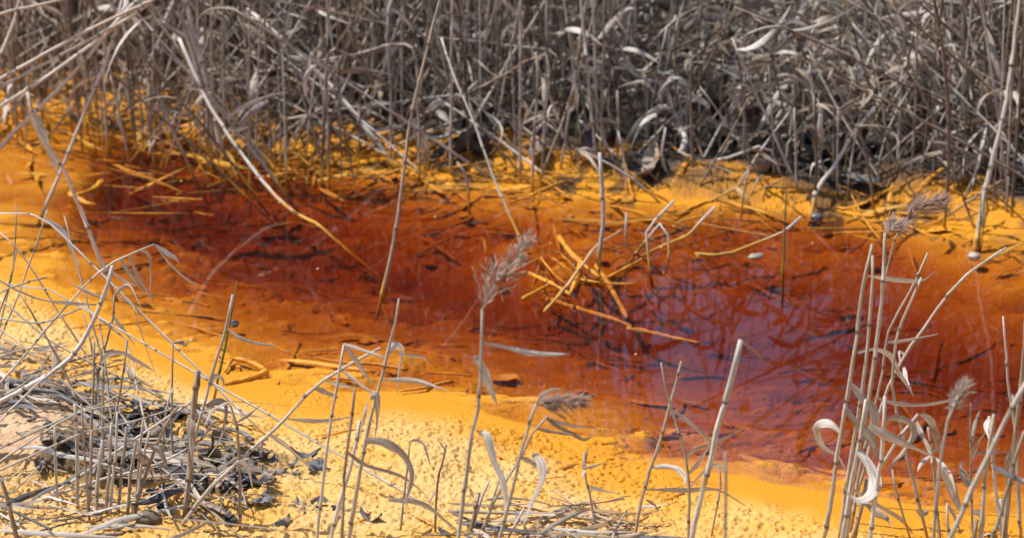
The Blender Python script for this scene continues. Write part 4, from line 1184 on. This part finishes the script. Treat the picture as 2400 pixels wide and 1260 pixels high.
# sunken sticks and leaves, coated in ochre
def bed_place(px):
    return 'left of the bowing reed' if px < 850 else 'between bowing reed and plume reed' if px < 1180 else 'around the stick jumble' if px < 1600 else 'under the sky reflection' if px < 2000 else 'right of the sky reflection'
def stick(pts, r, label, group=None, r1=None, zs=None, name='sunken_stick', mat=M_COAT):
    r *= .72
    P = []
    for i, p in enumerate(pts):
        z = zs[i] if zs else None
        if z is None:
            q = gp(p[0], p[1], -.03)
            z = gz(q[0], q[1]) + r * .9
        q = gp(p[0], p[1], z)
        P.append(q)
    P = catmull(P, 5)
    n = len(P)
    rad = np.linspace(r, r1 or r * .6, n) * np.array([rng.uniform(.7, 1.3) for _ in range(n)])
    V, F, uv = tube(P, rad, 8)
    o = mesh_obj(name, V, F, mat, None, P[0], uv, rng.random())
    return tag(o, label, 'stick', group)
stick([(1240, 640), (1300, 668), (1340, 692)], .0050, 'yellow coated stick crossing the jumble at lower left', zs=(.008, .006, .002))
stick([(1310, 555), (1345, 600), (1405, 650)], .0062, 'thick yellow stick at the heart of the jumble', zs=(.016, .016, .006))
stick([(1400, 625), (1440, 690), (1470, 745)], .0068, 'sunken branch running down right from the jumble', zs=(-.002, -.008, -.012))
stick([(1280, 700), (1370, 728), (1450, 752), (1480, 765)], .0056, 'long sunken branch lying level below the jumble', zs=(-.014, -.012, -.012, -.012))
stick([(1470, 770), (1530, 780), (1580, 792), (1640, 804)], .0052, 'sunken stick reaching into the purple reflection', zs=(-.011, -.010, -.010, -.012))
stick([(1275, 730), (1320, 680), (1365, 620), (1400, 575), (1455, 540)], .0034, 'thin dark stick laid over the yellow jumble', zs=(.004, .014, .022, .022, .02), mat=M_STEM)
stick([(1360, 610), (1348, 660), (1335, 690)], .006, 'short upright-lying yellow stick in the jumble', zs=(.012, .006, -.004))
stick([(1425, 650), (1490, 615), (1505, 605)], .0034, 'thin yellow stick slanting up right from the jumble', zs=(.002, .004, .004))
stick([(1360, 655), (1420, 664), (1490, 665)], .0030, 'thin straight yellow stick level across the jumble', zs=(.004, .003, .003))
stick([(1225, 700), (1270, 675), (1300, 660)], .0036, 'short yellow stick at the jumble\'s left end', zs=(.002, .004, .006))
stick([(1535, 680), (1540, 730), (1545, 770)], .0085, 'broad sunken blade standing on end below the jumble')
stick([(700, 806), (680, 850), (650, 900)], .0050, 'sunken stick slanting into the near yellow shallows')
stick([(630, 805), (665, 822), (705, 836)], .0048, 'short sunken stick crossing the slanted one in near shallows')
stick([(985, 556), (1030, 582), (1072, 612)], .0056, 'sunken stick lying in the red middle water')
stick([(2170, 985), (2130, 1040), (2085, 1090)], .0060, 'sunken stick behind the right reed cluster')
stick([(2110, 940), (2150, 1000), (2165, 1020)], .0046, 'shorter sunken stick crossing behind the right cluster')
stick([(625, 870), (590, 885), (535, 898), (525, 900)], .0060, 'looped ochre leaf roll in the near shallows, lower edge', zs=(.006, .004, .004, .004))
stick([(622, 866), (585, 848), (545, 842), (528, 870)], .0050, 'looped ochre leaf roll in the near shallows, upper edge', zs=(.006, .008, .008, .006))
stick([(240, 425), (215, 445), (170, 460)], .006, 'thick coated stalk at the left water edge', zs=(.01, .01, .01))
stick([(165, 455), (200, 475), (225, 480)], .006, 'coated stalk folded below the thick one at left', zs=(.008, .006, .004))
stick([(1300, 1105), (1370, 1084), (1430, 1075), (1485, 1074)], .005, 'dark-sided sunken leaf rib at the near shoreline', r1=.0012)
for i in range(30):
    px, py = rng.gauss(1350, 100), rng.gauss(625, 45)
    L, a = rng.uniform(40, 150), rng.gauss(.35, .55) + rng.choice((0, 1.1))
    z0 = rng.uniform(-.030, .002)
    stick([(px - L / 2 * math.cos(a), py - L / 4 * math.sin(a)), (px + rng.gauss(0, 4), py + rng.gauss(0, 3)), (px + L / 2 * math.cos(a), py + L / 4 * math.sin(a))], rng.uniform(.0012, .0030),
          'thin ochre-coated stalk matted into the central stick jumble', 'thin stalks of the central stick jumble', zs=(z0, z0 + rng.uniform(-.003, .004), z0 + rng.uniform(-.012, .006)))
for i in range(150):
    px = rng.uniform(150, 2400)
    x = gp(px, 700)[0]
    f, fd, nd_, n = [float(v[0]) for v in shore(np.array([x]))]
    nearfar = rng.random()
    y = f + (n - f) * (rng.random() ** 1.25 * .95)
    p = np.array((x, y))
    L = rng.uniform(.03, .15)
    a = rng.gauss(0, .6) + rng.choice((0, math.pi))
    pts = []
    for t in np.linspace(0, 1, 4):
        xx, yy = x + math.cos(a) * L * t + rng.gauss(0, .004), y + math.sin(a) * L * t + rng.gauss(0, .004)
        pts.append(np.array((xx, yy, gz(xx, yy) + .0015 + rng.uniform(0, .003))))
    pts = catmull(pts, 4)
    r = rng.uniform(.0010, .0030)
    if rng.random() < .5:
        V, F, uv = tube(pts, np.linspace(r, r * .5, len(pts)), 6)
    else:
        V, F, uv = ribbon(pts, leaf_w(len(pts), r * 4, .3), rng.uniform(-.5, .5), rng.uniform(-.9, .9), .3, (0.1, 0.2, -0.97))
    o = mesh_obj('sunken_straw', V, F, M_COAT, None, pts[0], uv, rng.random())
    tag(o, 'ochre-coated straw on the stream bed, ' + bed_place(px), 'straw', 'ochre-coated straws, ' + bed_place(px))
for i in range(90):
    px = rng.uniform(220, 2400)
    x = gp(px, 700)[0]
    f, fd, nd_, n = [float(v[0]) for v in shore(np.array([x]))]
    y = f + (n - f) * (rng.random() ** 1.3 * .9 + .03)
    scatter_leaf(x, y, rng.uniform(.014, .042), 'ochre-coated leaf scrap on the stream bed, ' + bed_place(px), 'ochre-coated leaf scraps, ' + bed_place(px), M_COAT, 'sunken_leaf', 'leaf', lift=.0012, tilt=.07, flat=.4)
# yellow straws matted along the far water edge
for i in range(190):
    px = rng.choice((rng.uniform(-40, 600), rng.uniform(60, 1000), rng.uniform(900, 2400)))
    x = gp(px, 450)[0]
    f = far_y(x)
    y = f + rng.uniform(-.16, .06)
    if px < 500:
        y = f + rng.uniform(-.40, .12)
    L = rng.uniform(.04, .16)
    tip = rng.uniform(-.008, .025)
    a = rng.gauss(-.2, .8) + rng.choice((0, math.pi))
    pts = []
    for t in np.linspace(0, 1, 4):
        xx, yy = x + math.cos(a) * L * t, y + math.sin(a) * L * t
        pts.append(np.array((xx, yy, max(gz(xx, yy), -.008) + .002 + t * tip)))
    pts = catmull(pts, 4)
    r = rng.uniform(.0009, .0022)
    V, F, uv = tube(pts, np.linspace(r, r * .5, len(pts)), 6) if rng.random() < .6 else ribbon(pts, leaf_w(len(pts), r * 4, .3), rng.uniform(-.5, .5), rng.uniform(-.9, .9), .3, (0.1, 0.2, -0.97))
    o = mesh_obj('stained_straw', V, F, (M_COAT if rng.random() < .7 else M_THICK), None, pts[0], uv, rng.random() * .5)
    wh = 'in the upper left seep' if px < 500 else 'left of the bowing reed' if px < 900 else 'behind the stick jumble' if px < 1600 else 'below the dark right litter'
    tag(o, 'yellow-stained straw at the far water edge ' + wh, 'straw', 'yellow-stained straws ' + wh)

def stone_mat(name, a, b, rough):
    m, N, L, B = new_mat(name)
    g = N.new('ShaderNodeNewGeometry')
    n = nd(N, 'ShaderNodeTexNoise', Scale=120.0, Detail=5.0)
    L.new(g.outputs['Position'], n.inputs['Vector'])
    L.new(mix(N, L, mrange(N, L, n.outputs['Fac'], .35, .65), a, b), B.inputs['Base Color'])
    B.inputs['Roughness'].default_value = rough
    return m
M_PALE = stone_mat('pale_stone', (.24, .19, .13), (.42, .38, .33), .55)
M_DARK = stone_mat('dark_stone', (.05, .05, .055), (.13, .13, .14), .35)
def stone(px, py, sx, sy, sz, mat, label, z=0.0, name='pebble', cat='pebble'):
    import bmesh
    bm = bmesh.new()
    bmesh.ops.create_icosphere(bm, subdivisions=3, radius=1)
    s = rng.uniform(0, 50)
    for v in bm.verts:
        c = v.co
        k = 1 + .45 * float(fbm(np.array([c.x * 1.3 + s]), np.array([c.y * 1.3 + c.z * 1.7]), 3, 8)[0])
        v.co = Vector((c.x * sx * k, c.y * sy * k, c.z * sz * k))
    me = bpy.data.meshes.new(name)
    bm.to_mesh(me); bm.free()
    me.polygons.foreach_set('use_smooth', [True] * len(me.polygons))
    me.materials.append(mat)
    o = bpy.data.objects.new(name, me)
    COL.objects.link(o)
    p = gp(px, py, z)
    o.location = (p[0], p[1], z)
    o.rotation_euler = (rng.uniform(-.2, .2), rng.uniform(-.2, .2), rng.uniform(-.6, .6))
    return tag(o, label, cat)
stone(2282, 600, .011, .008, .005, M_PALE, 'pale wet pebble at the foot of the thick leaning reed', .003)
stone(1772, 600, .012, .009, .004, M_PALE, 'pale mottled pebble breaking the surface in the sky reflection', .002)
stone(1915, 510, .010, .008, .007, M_DARK, 'dark stone in the yellow far shallows', .004)
stone(550, 758, .006, .005, .005, M_DARK, 'small slate pebble in the near shallows beside a green shoot', .0)
stone(440, 800, .007, .005, .003, M_PALE, 'tiny tan pebble in the near yellow shallows', .0)
stone(360, 1015, .012, .009, .009, stone_mat('brown_clod', (.16, .11, .07), (.32, .23, .16), .8), 'brown earth clod among the near left leaves', .03, 'earth_clod', 'clod')
stone(345, 1215, .014, .011, .009, stone_mat('brown_clod_dark', (.08, .06, .045), (.18, .13, .09), .8), 'dark brown clod at the bottom of the leaf litter', .03, 'earth_clod', 'clod')

# wet beads that catch the sun along the far edge
M_BEAD, N_, L_, B_ = new_mat('water_bead')
B_.inputs['Base Color'].default_value = (.55, .35, .12, 1)
B_.inputs['Roughness'].default_value = .12
B_.inputs['Specular IOR Level'].default_value = .6
bead_me = None
for px, py in [(385, 292), (400, 296), (475, 340), (490, 305), (510, 352), (612, 380), (720, 420), (735, 432), (690, 420), (728, 398), (875, 426), (1018, 425), (1020, 508), (1215, 550), (1290, 570), (1335, 600), (1345, 620), (1390, 640), (1400, 645), (1470, 515), (1465, 550), (1580, 530), (1690, 500), (2068, 530), (2190, 535), (2268, 588), (1490, 592), (1550, 580), (1635, 600), (1905, 570), (655, 475), (425, 425), (895, 690), (1490, 830), (745, 630)]:
    if bead_me is None:
        o = stone(px, py, .0019, .0019, .0017, M_BEAD, '', .003, 'water_bead', 'bead')
        bead_me = o.data
    else:
        o = bpy.data.objects.new('water_bead', bead_me)
        COL.objects.link(o)
        p = gp(px, py, .003)
        o.location = tuple(p)
    o.location.z = max(o.location.z, gz(o.location.x, o.location.y) + .001)
    tag(o, 'glinting bead of water at the edge of the stream', 'bead', 'glinting water beads')
